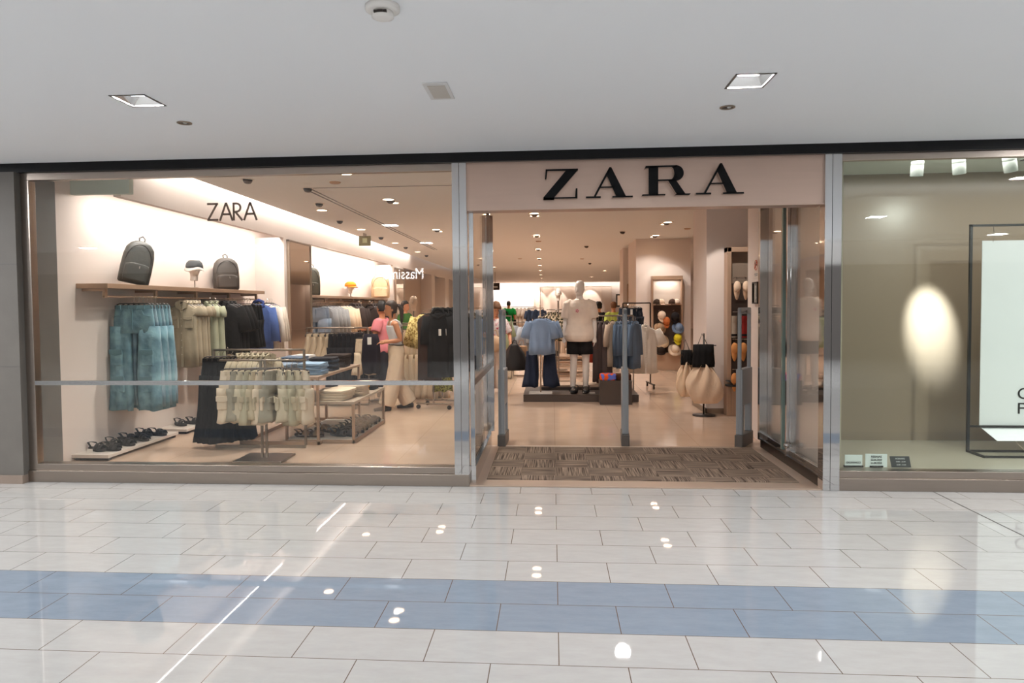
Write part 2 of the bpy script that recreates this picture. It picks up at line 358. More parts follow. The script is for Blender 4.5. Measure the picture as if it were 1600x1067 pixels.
for z in (1.06, 1.98): mb.box(-16, -4.80, -.102, -.09, z - .002, z + .002)
for x in (-5.9, -7.1): mb.box(x - .002, x + .002, -.102, -.09, .075, 2.8)
struct(mb.build('trim_8', mat('stone_joint', lin(92, 90, 88), .8)))
# shop windows
w1 = struct(MB().box(-4.72, -.875, -.006, .006, .165, 2.735).build('window_1', GLASS))
MB().box(-4.72, -.875, -.035, -.006, .885, .925).build('window_rail', CHROME, w1, bevel=.002)
w2 = struct(MB().box(2.365, 9, -.006, .006, .165, 2.745).build('window_2', GLASS_G))
# entrance: threshold frame and mat, glazed side doors folded back into the shop
mb = MB(); mb.box(-.75, 2.30, -.04, .16, .0, .012); mb.box(-.75, -.62, .16, 1.66, 0, .012); mb.box(2.12, 2.33, .16, 1.66, 0, .012); mb.box(-.62, 2.12, 1.6, 1.66, 0, .012)
struct(mb.build('trim_9', mat('threshold_metal', lin(186, 164, 146), .42, .55, vary=.08), bevel=.002))
tag(MB().box(-.62, 2.12, .18, 1.58, .0, .016).build('entrance_mat', mat_weave(), bevel=.004), 'dark brown ribbed entrance mat set in the doorway floor', 'mat')
def side_glazing(name, x, y0, y1, ht, lab_rail):
    o = struct(MB().box(x - .006, x + .006, y0, y1, .16, ht).build(name, GLASS_D if x > 0 else GLASS))
    mb = MB(); mb.box(x - .025, x + .025, y0, y1, 0, .16); mb.box(x - .02, x + .02, y0, y0 + .03, .16, ht); mb.box(x - .025, x + .025, y1 - .05, y1, .16, ht); mb.box(x - .02, x + .02, y0, y1, ht - .03, ht)
    mb.build('door_frame', CHROME, o, bevel=.002)
    return o
d = side_glazing('door_1', -.725, .05, 1.60, 2.62, 0)
MB().box(-.745, -.705, .08, 1.55, .87, .93).build('door_rail', STEEL, d, bevel=.002)
MB().box(-.70, -.66, 1.50, 1.53, .2, 2.55).build('door_stile', CHROME, d, bevel=.002)
d = side_glazing('door_2', 2.27, .08, .84, 2.62, 0); MB().box(2.215, 2.245, .80, .84, .1, 2.6).build('door_stile', CHROME, d, bevel=.002)
mb = MB(); mb.ell((2.2, .74, .22), .03, .03, .03); mb.tube([(2.2, .74, .22), (2.27, .74, .22)], .012); mb.build('door_lock', CHROME, d, smooth=True)
d = side_glazing('door_3', 2.27, .87, 1.66, 2.62, 0); MB().box(2.20, 2.245, 1.60, 1.66, .1, 2.6).build('door_stile', CHROME, d, bevel=.002)
MB().box(2.20, 2.235, .88, .92, .15, 2.6).build('door_edge', mat('green_glass_edge', lin(118, 134, 126), .1, spec=.8), d)
sbox('door_track', mat('dark_track', lin(50, 44, 40), .35, .8), 2.23, 2.33, .06, 1.66, 0, .10)
# right window display: shallow lit box
GRP = mat('display_back_panel', lin(146, 130, 112), .22, spec=.6, vary=.03, vscale=1.2)
sbox('wall_display_back', GRP, 2.42, 9, 1.32, 1.42, .16, 2.95)
sbox('floor_display', mat('display_floor', lin(172, 166, 150), .3), 2.38, 9, .06, 1.42, .10, .16)
sbox('ceiling_display', mat('display_ceiling', lin(214, 220, 210), .8), 2.38, 9, .03, 1.42, 2.87, 2.95)
sbox('wall_display_left', mat('display_side', lin(190, 180, 160), .6), 2.38, 2.42, .06, 1.42, .16, 2.87)
# the dark expansion joint in the gallery floor
mb = MB(); mb.box(3.118, 3.128, -4, -.04, -.01, .0008); struct(mb.build('trim_10', mat('joint_rubber', lin(60, 52, 48), .6)))
# other side of the gallery (seen only in reflections)
OPP = mat('gallery_wall_paint', lin(176, 172, 168), .7)
sbox('wall_opposite', OPP, -16, 16, -13.3, -13.1, 2.6, 6.2)
sbox('wall_opposite_shopfront', mat('opposite_shopfront', lin(92, 86, 82), .7), -16, 16, -13.3, -13.15, 0, 2.6)
sbox('wall_gallery_left', OPP, -16.2, -16, -13.3, .3, 0, 6.2)
sbox('wall_gallery_right', OPP, 16, 16.2, -13.3, .3, 0, 6.2)
sbox('wall_upper', OPP, -16, 16, -9.1, -9, 2.88, 6.2)

# ================================================================== SIGNS
SX = 1 / (9.41 * 187.5)
BLK_L = mat('sign_black', lin(16, 16, 18), .45, spec=.15); CHR_S = mat('sign_return', lin(190, 180, 172), .18, .9)
sign = thing('shop_sign', 'large black serif raised letters reading ZARA on the brushed metal fascia', 'sign', (-.09, -.028, 2.47))
def letter(polys, ox, oz=0, s=SX):
    mb = MB()
    for p in polys: mb.prism([(ox + x * s, oz + z * s) for x, z in p], -.05, 0, mi=0, side=1)
    return mb.build('letter', [BLK_L, CHR_S], sign)
# letter outlines in units, baseline z 0, cap height 440
Zl = [[(0, 0), (0, 25), (340, 420), (515, 420), (160, 20), (160, 0)], [(35, 440), (35, 395), (60, 410), (515, 410), (515, 440)], [(35, 440), (25, 290), (45, 290), (62, 420)], [(0, 0), (0, 22), (505, 22), (505, 0)], [(470, 10), (480, 150), (505, 150), (505, 0)]]
def Al(): return [[(355, 450), (385, 450), (600, 18), (455, 18), (318, 330)], [(355, 450), (372, 420), (322, 330), (155, 20), (122, 20)], [(205, 145), (215, 168), (420, 168), (430, 145)], [(10, 0), (10, 26), (230, 26), (230, 0)], [(400, 0), (400, 26), (700, 26), (700, 0)]]
def Rl():
    out = [[(105, 10), (105, 430), (245, 430), (245, 10)], [(40, 395), (60, 425), (60, 440), (520, 440), (520, 412), (110, 412)], [(5, 0), (15, 24), (350, 24), (345, 0)], [(240, 212), (240, 236), (480, 236), (480, 212)],
           [(385, 222), (500, 225), (640, 20), (520, 0)], [(480, 0), (510, 24), (715, 24), (695, 0)]]
    O, I = [], []
    for i in range(13):
        a = R(-90 + 180 * i / 12); O.append((500 + 115 * math.cos(a), 326 + 114 * math.sin(a))); I.append((430 + 45 * math.cos(a), 325 + 88 * math.sin(a)))
    for i in range(12): out.append([O[i], O[i + 1], I[i + 1], I[i]])
    return out
letter(Zl, 0); letter(Al(), 620 * SX); letter(Rl(), 1445 * SX, .01); letter(Al(), 2225 * SX, .012)
# thin vinyl letters on the left window
VB = mat('vinyl_brown', lin(110, 90, 76), .5)
ws = thing('shop_lettering', 'thin brown flat letters reading ZARA stuck on the left shop window', 'lettering', (-3.07, -.008, 2.345))
h, t = .158, .018
def bar(mb, a, b, w=t):
    d = Vector((b[0] - a[0], b[1] - a[1])); q = Vector((-d.y, d.x)).normalized() * w / 2
    mb.prism([(a[0] + q.x, a[1] + q.y), (b[0] + q.x, b[1] + q.y), (b[0] - q.x, b[1] - q.y), (a[0] - q.x, a[1] - q.y)], -.002, 0)
mb = MB(); bar(mb, (0, h - t / 2), (.10, h - t / 2)); bar(mb, (0, t / 2), (.10, t / 2)); bar(mb, (.008, .01), (.09, h - .01)); mb.build('letter', VB, ws)
def thinA(x0):
    mb = MB(); bar(mb, (x0, 0), (x0 + .058, h)); bar(mb, (x0 + .116, 0), (x0 + .058, h)); bar(mb, (x0 + .02, h * .36), (x0 + .096, h * .36)); mb.build('letter', VB, ws)
thinA(.115)
mb = MB(); bar(mb, (.242, 0), (.242, h)); bar(mb, (.262, h * .45), (.32, 0))
P = [(.242 + .0 + .0 * i, 0) for i in range(1)]
pts = [(.242, h - t / 2)] + [(.27 + .035 * math.sin(R(a)), h * .72 + .036 * math.cos(R(a))) for a in range(0, 181, 20)] + [(.242, h * .47)]
for a, b in zip(pts, pts[1:]): bar(mb, a, b)
mb.build('letter', VB, ws)
thinA(.335)
# lit script sign of the shop opposite: it shows mirrored in the left window
SGL = mat('lit_white_letter', (1, 1, 1), .5, emit=16)
so = thing('opposite_sign', 'white lit lettering of the shop opposite, mirrored in the left window glass', 'sign', (-4.2, -13.05, 2.35), R(180))
text_mesh('letter', 'Massimo', .42, SGL, (0, -.02, 0), so, sx=.8)

# ================================================================== GALLERY CEILING FITTINGS
def recessed_square(x0, x1, y0, y1, label):
    t = thing('ceiling_light', label, 'ceiling light', ((x0 + x1) / 2, (y0 + y1) / 2, 2.88), 0, 'square recessed lights of the gallery ceiling')
    a, b = (x1 - x0) / 2, (y1 - y0) / 2
    mb = MB()
    for q in ((-a, a, -b, -b + .012), (-a, a, b - .012, b), (-a, -a + .012, -b, b), (a - .012, a, -b, b)): mb.box(*q, -.004, .02)
    mb.build('frame', mat('grey_metal_rim', lin(120, 116, 112), .4, .6), t)
    mb = MB(); mb.rings([[(-a + .01, -b + .01, 0), (a - .01, -b + .01, 0), (a - .01, b - .01, 0), (-a + .01, b - .01, 0)], [(-a * .6, -b * .6, .08), (a * .6, -b * .6, .08), (a * .6, b * .6, .08), (-a * .6, b * .6, .08)]], cap=False)
    mb.box(-a * .6, a * .6, -b * .6, b * .6, .08, .085)
    mb.build('reflector', mat('reflector', lin(225, 225, 225), .12, 1.0), t)
    mb = MB(); mb.tube([(-a * .55, -.03, .05), (a * .55, -.03, .05)], .014); mb.tube([(-a * .55, .03, .05), (a * .55, .03, .05)], .014)
    mb.build('lamp_tube', mat('cool_tube', (.9, .95, 1), .5, emit=.8), t)
recessed_square(*LH[0], 'square recessed gallery ceiling light above the left window')
recessed_square(*LH[1], 'square recessed gallery ceiling light above the entrance sign')
t = thing('ceiling_speaker', 'flat white square grille in the gallery ceiling between the two square lights', 'speaker', (-.70, -1.73, 2.88))
MB().box(-.075, .075, -.155, .155, -.008, 0).build('frame', mat('white_plastic', lin(216, 216, 216), .5), t, bevel=.003)
MB().box(-.05, .055, -.12, .12, -.011, -.004).build('grille', mat('grille_beige', lin(196, 190, 182), .8, bump=.4, bscale=200), t)
t = thing('smoke_detector', 'white round smoke detector at the top edge of the gallery ceiling', 'smoke detector', (-.75, -2.9, 2.88))
MB().lathe([(.075, 0), (.075, -.018), (.06, -.026), (.02, -.027)], n=28).build('base', WHITE, t, smooth=True)
MB().lathe([(.046, -.026), (.048, -.048), (.03, -.056), (.005, -.058)], n=28).build('sensor_head', WHITE, t, smooth=True)
mb = MB(); [mb.box(.047 * math.cos(a) - .012, .047 * math.cos(a) + .012, .047 * math.sin(a) - .006, .047 * math.sin(a) + .006, -.044, -.034) for a in (R(-70), R(-110), R(-90))]; mb.build('vent', DARKM, t)
for x, y, lb in ((-2.6, -1.2, 'small round black spotlight in the gallery ceiling near the left square light'), (1.15, -1.2, 'small round black spotlight in the gallery ceiling near the right square light')):
    t = thing('ceiling_spotlight', lb, 'spotlight', (x, y, 2.88), 0, 'small round gallery spotlights')
    MB().lathe([(.05, 0), (.05, -.006), (.038, -.008), (.036, 0)], n=24).build('rim', SATIN, t, smooth=True)
    MB().lathe([(.036, -.003), (.036, -.001)], n=24).build('lens', BLACK, t)
    MB().ell((.008, -.008, -.003), .014, .014, .008).build('bulb', mat('bulb_off', lin(200, 200, 200), .3), t, smooth=True)

# ================================================================== SHOP CEILING FITTINGS
RIM = mat('fitting_rim', lin(236, 222, 208), .4); HEAD = mat('fitting_head', lin(74, 62, 54), .5)
def fitting(x, y, kind, label, group, power=0, z=3.15):
    t = thing('ceiling_spotlight', label, 'spotlight', (x, y, z), 0, group)
    r = .08
    if kind == 'twin':
        for s in (-1, 1):
            MB().lathe([(r + .03, 0), (r + .03, -.006), (r, -.008), (r * .98, 0)], (0, s * .16, 0), 24).build('rim', RIM, t, smooth=True)
            MB().lathe([(r, -.004), (r * .9, -.004)], (0, s * .16, 0), 24).build('lens', LED, t)
        MB().lathe([(r * .8, 0), (r * .8, -.01), (r * .5, -.035), (r * .2, -.04)], n=20).build('lamp_head', HEAD, t, smooth=True)
    elif kind == 'lit':
        MB().lathe([(r + .02, 0), (r + .02, -.006), (r, -.008), (r * .98, 0)], n=24).build('rim', RIM, t, smooth=True)
        MB().lathe([(r, -.004), (r * .9, -.004)], n=24).build('lens', LED, t)
    else:
        MB().lathe([(r, 0), (r, -.005), (r * .8, -.006), (r * .78, 0)], n=20).build('rim', RIM, t, smooth=True)
        o = MB().lathe([(r * .7, .0), (r * .7, -.02), (r * .5, -.045), (r * .15, -.05)], n=18).build('lamp_head', HEAD, t, smooth=True); o.rotation_euler = (R(24), R(16), 0)
    if power:
        l = bpy.data.lights.new('spot_glow', 'SPOT'); l.energy = power; l.color = WARM; l.spot_size = R(134); l.spot_blend = .6; l.shadow_soft_size = .035
        o = bpy.data.objects.new('spot_glow', l); col.objects.link(o); o.location = (x, y, z - .06)
PW = 176
TW = [(-2.45, 1.9), (-2.42, 4.2), (-2.4, 8.2), (-2.4, 12.4), (-2.4, 16.8), (-2.4, 22)]
for i, (x, y) in enumerate(TW):
    fitting(x, y, 'twin', '%s twin lit spotlight from the window in the left row of the shop ceiling' % ORD[i], 'twin spotlights, left row', PW)
for i, y in enumerate((6.0, 9.6, 13.4, 17.2, 21.2, 25.2, 29.5, 34, 39)):
    fitting(-.25 - .012 * y, y, 'twin', '%s twin lit spotlight from the door in the middle row of the shop ceiling' % ORD[i], 'twin spotlights, middle row', PW if i < 6 else PW * .8)
for i, (x, y) in enumerate([(2.2, 7.6), (2.35, 10.1), (2.9, 15.5), (2.6, 20), (2.4, 26), (2.2, 33)]):
    fitting(x, y, 'twin', '%s twin lit spotlight from the door in the right row of the shop ceiling' % ORD[i], 'twin spotlights, right row', PW if i != 1 else PW * .25)
for i, (x, y) in enumerate([(-4.15, 1.55), (-3.75, 2.3), (-2.05, 1.65), (-3.25, 3.0), (-3.55, 4.3), (-3.9, 6.4), (-3.9, 9.4), (-3.9, 12), (-3.9, 15), (.95, 4.1), (1.5, 9), (.9, 12.5), (1.4, 20)]):
    fitting(x, y, 'dark', '%s unlit adjustable dark spotlight head from the window in the shop ceiling' % ORD[i], 'dark spotlight heads of the shop ceiling')
for i, (x, y) in enumerate([(-3.75, 5.0), (-3.9, 7.8), (-3.9, 10.8), (-3.9, 13.6)]):
    fitting(x, y, 'lit', '%s single lit round spotlight along the left wall cove' % ORD[i], 'single lit spotlights by the cove', 60)
light('entrance_spot', 'SPOT', (.9, 3.2, 3.1), 110, WARM, rot=(0, 0, 0), spot_size=R(150), spot_blend=.8, shadow_soft_size=.1)
light('window_spot', 'SPOT', (-3.3, 1.0, 3.1), 110, WARM, rot=(0, 0, 0), spot_size=R(150), spot_blend=.8, shadow_soft_size=.1)
light('niche_wash', 'SPOT', (2.72, 9.7, 3.1), 30, WW, aim=(2.72, 10.75, 1.6), spot_size=R(58), spot_blend=.25, shadow_soft_size=.02)
light('shoe_unit_wash', 'SPOT', (2.2, 3.0, 3.1), 60, WW, aim=(2.6, 4.0, 1.3), spot_size=R(50), spot_blend=.25, shadow_soft_size=.02)
for i, (x, y) in enumerate([(-2.75, 2.6), (-1.7, 12), (-1.1, 17), (1.0, 17.5), (2.8, 8.6), (-.35, 10.9)]):
    tag(MB().lathe([(.07, 0), (.07, -.008), (.055, -.02), (.01, -.022)], (0, 0, 0), 18).build('ceiling_detector', mat('tan_plastic', lin(190, 150, 118), .6), smooth=True, loc=(x, y, 3.15)), '%s round tan detector on the shop ceiling, counted from the window' % ORD[i], 'detector', 'round detectors of the shop ceiling')
# dark slots in the ceiling
mb = MB(); mb.box(-3.32, -3.29, 3.05, 13, 3.147, 3.16); mb.box(-3.24, -3.215, 3.05, 13, 3.147, 3.16); mb.box(-3.3, -.5, 2.98, 3.0, 3.147, 3.16); struct(mb.build('ceiling_slot', DARKM))
t = thing('exit_sign', 'small green and brown hanging exit sign at the cove edge of the shop ceiling', 'sign', (-4.05, 8.6, 3.15))
MB().box(-.004, .004, -.12, .12, -.06, 0).build('bracket', SATIN, t); MB().box(-.13, .13, -.012, .012, -.26, -.05).build('panel', mat('dim_green', lin(120, 112, 60), .5), t, bevel=.003)
MB().box(-.05, .05, -.016, -.010, -.2, -.1).build('pictogram', mat('pale_green', lin(190, 196, 150), .5), t)
t = thing('exit_sign', 'small dark hanging exit sign at the far end behind the glass door', 'sign', (-2.7, 26, 2.5))
MB().box(-.22, .22, -.02, .02, -.2, .14).build('panel', DARKM, t, bevel=.005); MB().box(-.12, .12, -.03, -.02, -.08, -.02).build('pictogram', WHITE, t)
t['label'] = 'small dark hanging exit sign at the far end behind the glass door'
MB().tube([(0, 0, .14), (0, 0, .65)], .01).build('hanging_rod', SATIN, t)

# ================================================================== RIGHT WINDOW DISPLAY
DW = mat('fitting_white', lin(226, 232, 226), .45)
for i, (x, y, tilt, lb) in enumerate([(3.27, .55, 0, 'leftmost'), (3.59, .5, 8, 'middle'), (3.98, .45, 14, 'rightmost')]):
    t = thing('track_spotlight', '%s of the three white cylinder spotlights in the right window' % lb, 'spotlight', (x, y, 2.87), 0, 'white cylinder spotlights of the right window')
    MB().lathe([(.04, 0), (.04, -.02), (.02, -.022)], n=20).build('mount', DARKM, t, smooth=True)
    o = MB().lathe([(.05, -.02), (.052, -.04), (.052, -.06), (.049, -.062), (.052, -.066), (.052, -.16), (.046, -.164), (.04, -.15)], n=28).build('lamp_body', DW, t, smooth=True); o.rotation_euler = (R(8), R(-tilt), 0)
light('display_spot', 'SPOT', (3.6, .42, 2.70), 1500, (.84, .92, 1), aim=(3.80, 1.32, 1.34), spot_size=R(21), spot_blend=1.0, shadow_soft_size=.03)
light('display_fill', 'AREA', (5.4, .6, 2.84), 44, (1, .97, .97), rot=(0, 0, 0), shape='RECTANGLE', size=5.5, size_y=.5)
t = thing('ceiling_speaker', 'round slotted vent grille beside the rightmost white cylinder spotlight', 'vent', (4.28, .62, 2.87))
MB().lathe([(.10, 0), (.10, -.01), (.085, -.02), (.01, -.022)], n=24).build('rim', DW, t, smooth=True)
mb = MB(); [mb.box(-.06 + .02 * k, -.05 + .02 * k, -.05, .05, -.028, -.02) for k in range(7)]; mb.build('slats', DARKM, t)
t.name = 'ceiling_vent'
# display frame with hanging white poster
t = thing('poster_stand', 'black thin metal display frame standing in the right window', 'display frame', (3.86, .78, .16))
mb = MB(); a, b = 0, 1.5
mb.box(a, a + .022, -.01, .012, 0, 2.13); mb.box(a, b, -.01, .012, 2.11, 2.13); mb.box(b - .022, b, -.01, .012, 0, 2.13)
mb.build('frame', BLACK, t)
MB().box(a, b, -.01, .012, .235, .252).build('cross_rail', BLACK, t)
mb = MB(); mb.box(a, b, -.01, .012, 0, .02); mb.box(a, b, -.26, -.24, 0, .02); mb.prism([(0, 0), (.02, 0), (.02, .02), (0, .02)], -.25, .0); mb.box(b - .02, b, -.25, .01, 0, .02); mb.build('base', BLACK, t)
pst = thing('poster', 'white hanging poster with black letters inside the black display frame', 'poster', (3.86, .78, .16))
PW_ = mat('poster_white', lin(232, 236, 240), .35)
mb = MB(); mb.rings([[(x, y0 + dy, z) for x, dy in ((.125, 0), (1.36, 0), (1.36, .006), (.125, .006))] for y0, z in ((.02, 1.98), (.02, .24))]); 
mb.rings([[(x0, y0, z), (1.4, y0, z), (1.4, y0 + .006, z), (x0, y0 + .006, z)] for x0, y0, z in ((.125, .02, .24), (.20, -.12, .13))]); mb.build('sheet', PW_, pst)
mb = MB(); [mb.tube([(x, .02, 2.11), (x + .008, .02, 2.05), (x, .02, 1.97)], .003) for x in (.22, 1.2)]; mb.tube([(.36, -.10, .13), (.43, -.2, .02)], .005); mb.build('hook', SATIN, pst)
for z, ch in ((.50, 'C'), (.36, 'F')):
    o = text_mesh('letter', ch, .15, BLACK, (.455, .016, z), pst, align='LEFT', ext=.002)
# three small notice cards at the foot of the right window
def card(x0, x1, h, m, label, lines, tm, skew=0, base=True):
    t = thing('notice_card', label, 'sign', ((x0 + x1) / 2, .115, .165), 0, 'notice cards at the foot of the right window'); w = (x1 - x0) / 2
    mb = MB(); mb.prism([(-w + skew, 0), (w + skew, 0), (w, h), (-w, h)], -.002, .002); mb.build('card', m, t)
    if base: MB().box(-w * base, w * base, -.012, .012, 0, .014).build('holder', BLACK, t)
    for z, s, tx in lines: text_mesh('lettering', tx, s, tm, (skew * (1 - z / h), -.005, z), t, ext=.001)
WC = mat('card_white', lin(224, 232, 232), .5); DC = mat('card_dark', lin(50, 54, 58), .5)
INK = mat('ink_black', lin(30, 34, 36), .6); INKW = mat('ink_white', lin(220, 224, 226), .6); INKG = mat('ink_grey', lin(120, 126, 130), .6)
card(2.475, 2.62, .105, WC, 'leftmost of three notice cards, white with the word DOMINGO', [(.032, .024, 'DOMINGO')], INK, base=1.08)
card(2.645, 2.825, .115, WC, 'middle of three notice cards, white reading REBAJAS with two dates', [(.084, .024, 'REBAJAS'), (.058, .021, '22.06.2023'), (.03, .021, '31.08.2023')], INK, base=.6)
card(2.845, 3.005, .095, DC, 'rightmost of three notice cards, dark grey with small white lines', [(.070, .018, 'HORARIO'), (.045, .015, '10:00 - 22:00'), (.018, .015, '12:00 - 21:00')], INKW, skew=.018, base=0)

# ================================================================== ENTRANCE WALL ITEMS
t = thing('no_smoking_sign', 'white notice with a red no smoking circle on the wall beside the door', 'sign', (2.328, 2.17, 1.86))
MB().box(-.003, 0, -.09, .09, 0, .24).build('plate', mat('sign_plate', lin(226, 210, 198), .5), t, bevel=.001)
mb = MB(); n = 28; RED = mat('sign_red', lin(206, 92, 60), .5)
mb.rings([[(-.006, .062 * r * math.cos(2 * math.pi * k / n), .155 + .062 * r * math.sin(2 * math.pi * k / n)) for k in range(n)] for r in (1, .78)], cap=False)
mb.tube([(-.006, -.04, .195), (-.006, .04, .115)], .005); mb.build('prohibition_ring', RED, t)
mb = MB(); mb.box(-.0045, -.003, -.04, .03, .15, .162); mb.tube([(-.004, .03, .165), (-.004, .045, .18), (-.004, .035, .195)], .003); mb.build('cigarette', INK, t)
mb = MB(); mb.box(-.0045, -.003, -.06, .06, .05, .058); mb.box(-.0045, -.003, -.05, .05, .03, .036); mb.build('lettering', INKG, t)
t = thing('framed_case', 'small dark framed case with a key shape, below the no smoking sign', 'picture frame', (2.328, 2.14, 1.57))
mb = MB(); mb.box(-.03, 0, -.10, -.085, 0, .25); mb.box(-.03, 0, .085, .10, 0, .25); mb.box(-.03, 0, -.10, .10, 0, .015); mb.box(-.03, 0, -.10, .10, .235, .25); mb.build('frame', DARKM, t, bevel=.002)
MB().box(-.01, 0, -.09, .09, .01, .24).build('backing', mat('case_backing', lin(170, 160, 150), .6), t)
mb = MB(); mb.ell((-.015, 0, .19), .006, .018, .02); mb.box(-.018, -.012, -.006, .006, .05, .18); mb.box(-.018, -.012, -.02, .0, .06, .08); mb.build('key_shape', WHITE, t)
# security gates
GATE = mat('gate_grey', lin(150, 152, 154), .45); GATE2 = mat('gate_foot', lin(96, 88, 82), .5)
def gate(label, loc, rz, full=True):
    t = thing('security_gate', label, 'security gate', loc, rz, 'anti theft gates in the entrance')
    MB().box(-.20, .20, -.045, .045, 0, .14).build('foot', GATE2, t, bevel=.01)
    mb = MB(); mb.box(-.19, -.155, -.02, .02, .14, 1.52); mb.box(.155, .19, -.02, .02, .14, 1.52); mb.box(-.19, .19, -.02, .02, 1.46, 1.53); mb.build('frame', GATE, t, bevel=.012)
    mb = MB(); mb.box(-.185, .185, -.036, .036, .46, .86); mb.box(-.185, -.12, -.036, .036, .14, .47); mb.box(.12, .185, -.036, .036, .14, .47); mb.build('antenna_panel', GATE, t, bevel=.01)
    MB().box(-.03, .03, -.022, -.018, 1.47, 1.50).build('display', DARKM, t)
    return t
gate('grey security gate standing by the left glass door', (-.585, 1.80, .0), R(88))
gate('grey security gate standing alone in the middle of the entrance', (.79, 1.85, .0), R(86))
gate('grey security gate standing against the right entrance wall', (2.10, 1.82, .0), R(58))
# ================================================================== GARMENTS (local origin: where the hook meets the rail; front faces -y)
HM = mat('hanger_dark', lin(44, 34, 30), .35); HK = mat('hook_steel', lin(196, 180, 166), .25, .9)
def hanger_clip(t, w, hm=HM):
    mb = MB(); mb.tube([(-w, 0, -.11), (-w + .01, 0, -.085), (-w + .04, 0, -.075), (w - .04, 0, -.075), (w - .01, 0, -.085), (w, 0, -.11)], .007, 6)
    for s in (-1, 1): mb.box(s * w - .012, s * w + .012, -.012, .012, -.135, -.10)
    h = mb.build('hanger', hm, t, smooth=True)
    MB().tube([(0, 0, -.075), (0, 0, -.04), (.014, 0, -.022), (.016, 0, -.006), (.004, 0, .008), (-.012, 0, .004)], .0028, 5).build('hook', HK, h)
def hanger_curve(t, w, hm=HM, z=-.06):
    mb = MB(); mb.tube([(-w, 0, z - .075), (-w * .7, 0, z - .04), (-w * .25, 0, z - .005), (0, 0, z), (w * .25, 0, z - .005), (w * .7, 0, z - .04), (w, 0, z - .075)], [.010, .010, .008, .010, .008, .010, .010], 6)
    h = mb.build('hanger', hm, t, smooth=True)
    MB().tube([(0, 0, z), (0, 0, -.035), (.014, 0, -.02), (.016, 0, -.006), (.004, 0, .008), (-.012, 0, .004)], .0028, 5).build('hook', HK, h)
TAGM = mat('card_tag', lin(240, 232, 222), .6)
def tagcard(t, x, z, y=-.045, w=.02, h=.05): MB().box(x - w, x + w, y - .001, y + .001, z - h, z + h).build('price_tag', TAGM, t)
def newproto(name, cat): return thing(name, '', cat)
def g_top(name, cat, L, w, m, sleeve=.22, seed=0, m2=None, collar=True, placket=False, pockets=False, tagc=False, depth=.045, sw=.085, spread=.09, hood=False, stripe=None, amp=.012):
    """hanging top: body, two sleeves in its cloth, collar, hanger"""
    t = newproto(name, cat); hanger_curve(t, w * .80)
    sh = -.075; mb = MB()
    mb.shell([(sh + .0, 0, w * .30, depth * .5), (sh - .03, 0, w * .62, depth * .7), (sh - .065, 0, w * .93, depth * .85), (sh - .12, 0, w, depth), (sh - .3, 0, w * .97, depth * 1.1), (-L * .75, 0, w * 1.0, depth * 1.15), (-L, .0, w * 1.04, depth * 1.2)], k=4 + seed % 3, amp=amp, ph=seed * 1.3)
    if sleeve:
        for s in (-1, 1):
            x0, z0 = s * w * .86, sh - .085; x1, z1 = s * (w * .95 + spread * min(1, sleeve / .22)), z0 - sleeve
            mid = ((x0 + x1) / 2 + s * .012, .004, (z0 + z1) / 2)
            mb.tube([(x0, 0, z0 + .02), mid, (x1, -.004, z1)], [(sw, depth * .8), (sw * 1.0, depth * .85), (sw * 1.02, depth * .8)], 12, up=(0, 1, 0))
    mb.build('cloth', m, t, smooth=True)
    m2 = m2 or m
    if collar: 
        c = MB()
        if collar == 'shirt':
            for s in (-1, 1): c.prism([(s * .005, sh - .085), (s * .07, sh - .05), (s * .075, sh + .015), (s * .03, sh + .035)][::s], -depth - .012, -depth + .012)
            c.tube([(-.07, -.02, sh), (-.05, .02, sh + .03), (.05, .02, sh + .03), (.07, -.02, sh)], .014)
        else: c.tube([(.085 * math.cos(a), -.01 - .035 * math.sin(a), sh - .012 - .035 * (math.sin(a) > 0) * math.sin(a)) for a in [i * math.pi / 8 for i in range(17)]], .009, 6)
        c.build('collar', m2, t, smooth=(collar != 'shirt'))
    if hood: MB().tube([(-.10, -.02, sh - .04), (-.07, .0, sh + .03), (0, .01, sh + .055), (.07, 0, sh + .03), (.10, -.02, sh - .04), (.0, -.055, sh - .09), (-.1, -.02, sh - .04)], .028, 8).build('hood', m2, t, smooth=True)
    if placket:
        c = MB(); c.box(-.014, .014, -depth * 1.25, -depth * .7, -L + .01, sh - .06); c.build('placket', m2, t)
        c = MB(); [c.ell((0, -depth * 1.28, z), .006, .003, .006, 8, 4) for z in [sh - .1 - .09 * i for i in range(int((L - .2) / .09))]]; c.build('button', mat('button_shell', lin(206, 190, 170), .4), t)
    if pockets:
        for s in (-1, 1):
            c = MB(); c.box(s * w * .5 - .055, s * w * .5 + .055, -depth * 1.35, -depth * .9, sh - .31, sh - .17); p = c.build('pocket', m2, t, bevel=.008)
            MB().prism([(s * w * .5 - .06, sh - .16), (s * w * .5 + .06, sh - .16), (s * w * .5 + .06, sh - .195), (s * w * .5, sh - .21), (s * w * .5 - .06, sh - .195)], -depth * 1.5, -depth * 1.3).build('flap', m2, p, bevel=.003)
    if stripe:
        c = MB(); [c.tube([(s * w * .8, -depth * .8, sh - .06), (s * (w * .95 + spread * .5), -depth * .85, sh - .06 - sleeve * .5), (s * (w * .97 + spread), -depth * .8, sh - .085 - sleeve)], .012, 6) for s in (-1, 1)]
        c.box(-.012, .012, -depth * 1.2, -depth * .8, -L + .02, sh - .05); c.build('stripe', stripe, t)
    if tagc: tagcard(t, w * .12, sh - .3, y=-depth * 1.4)
    return t
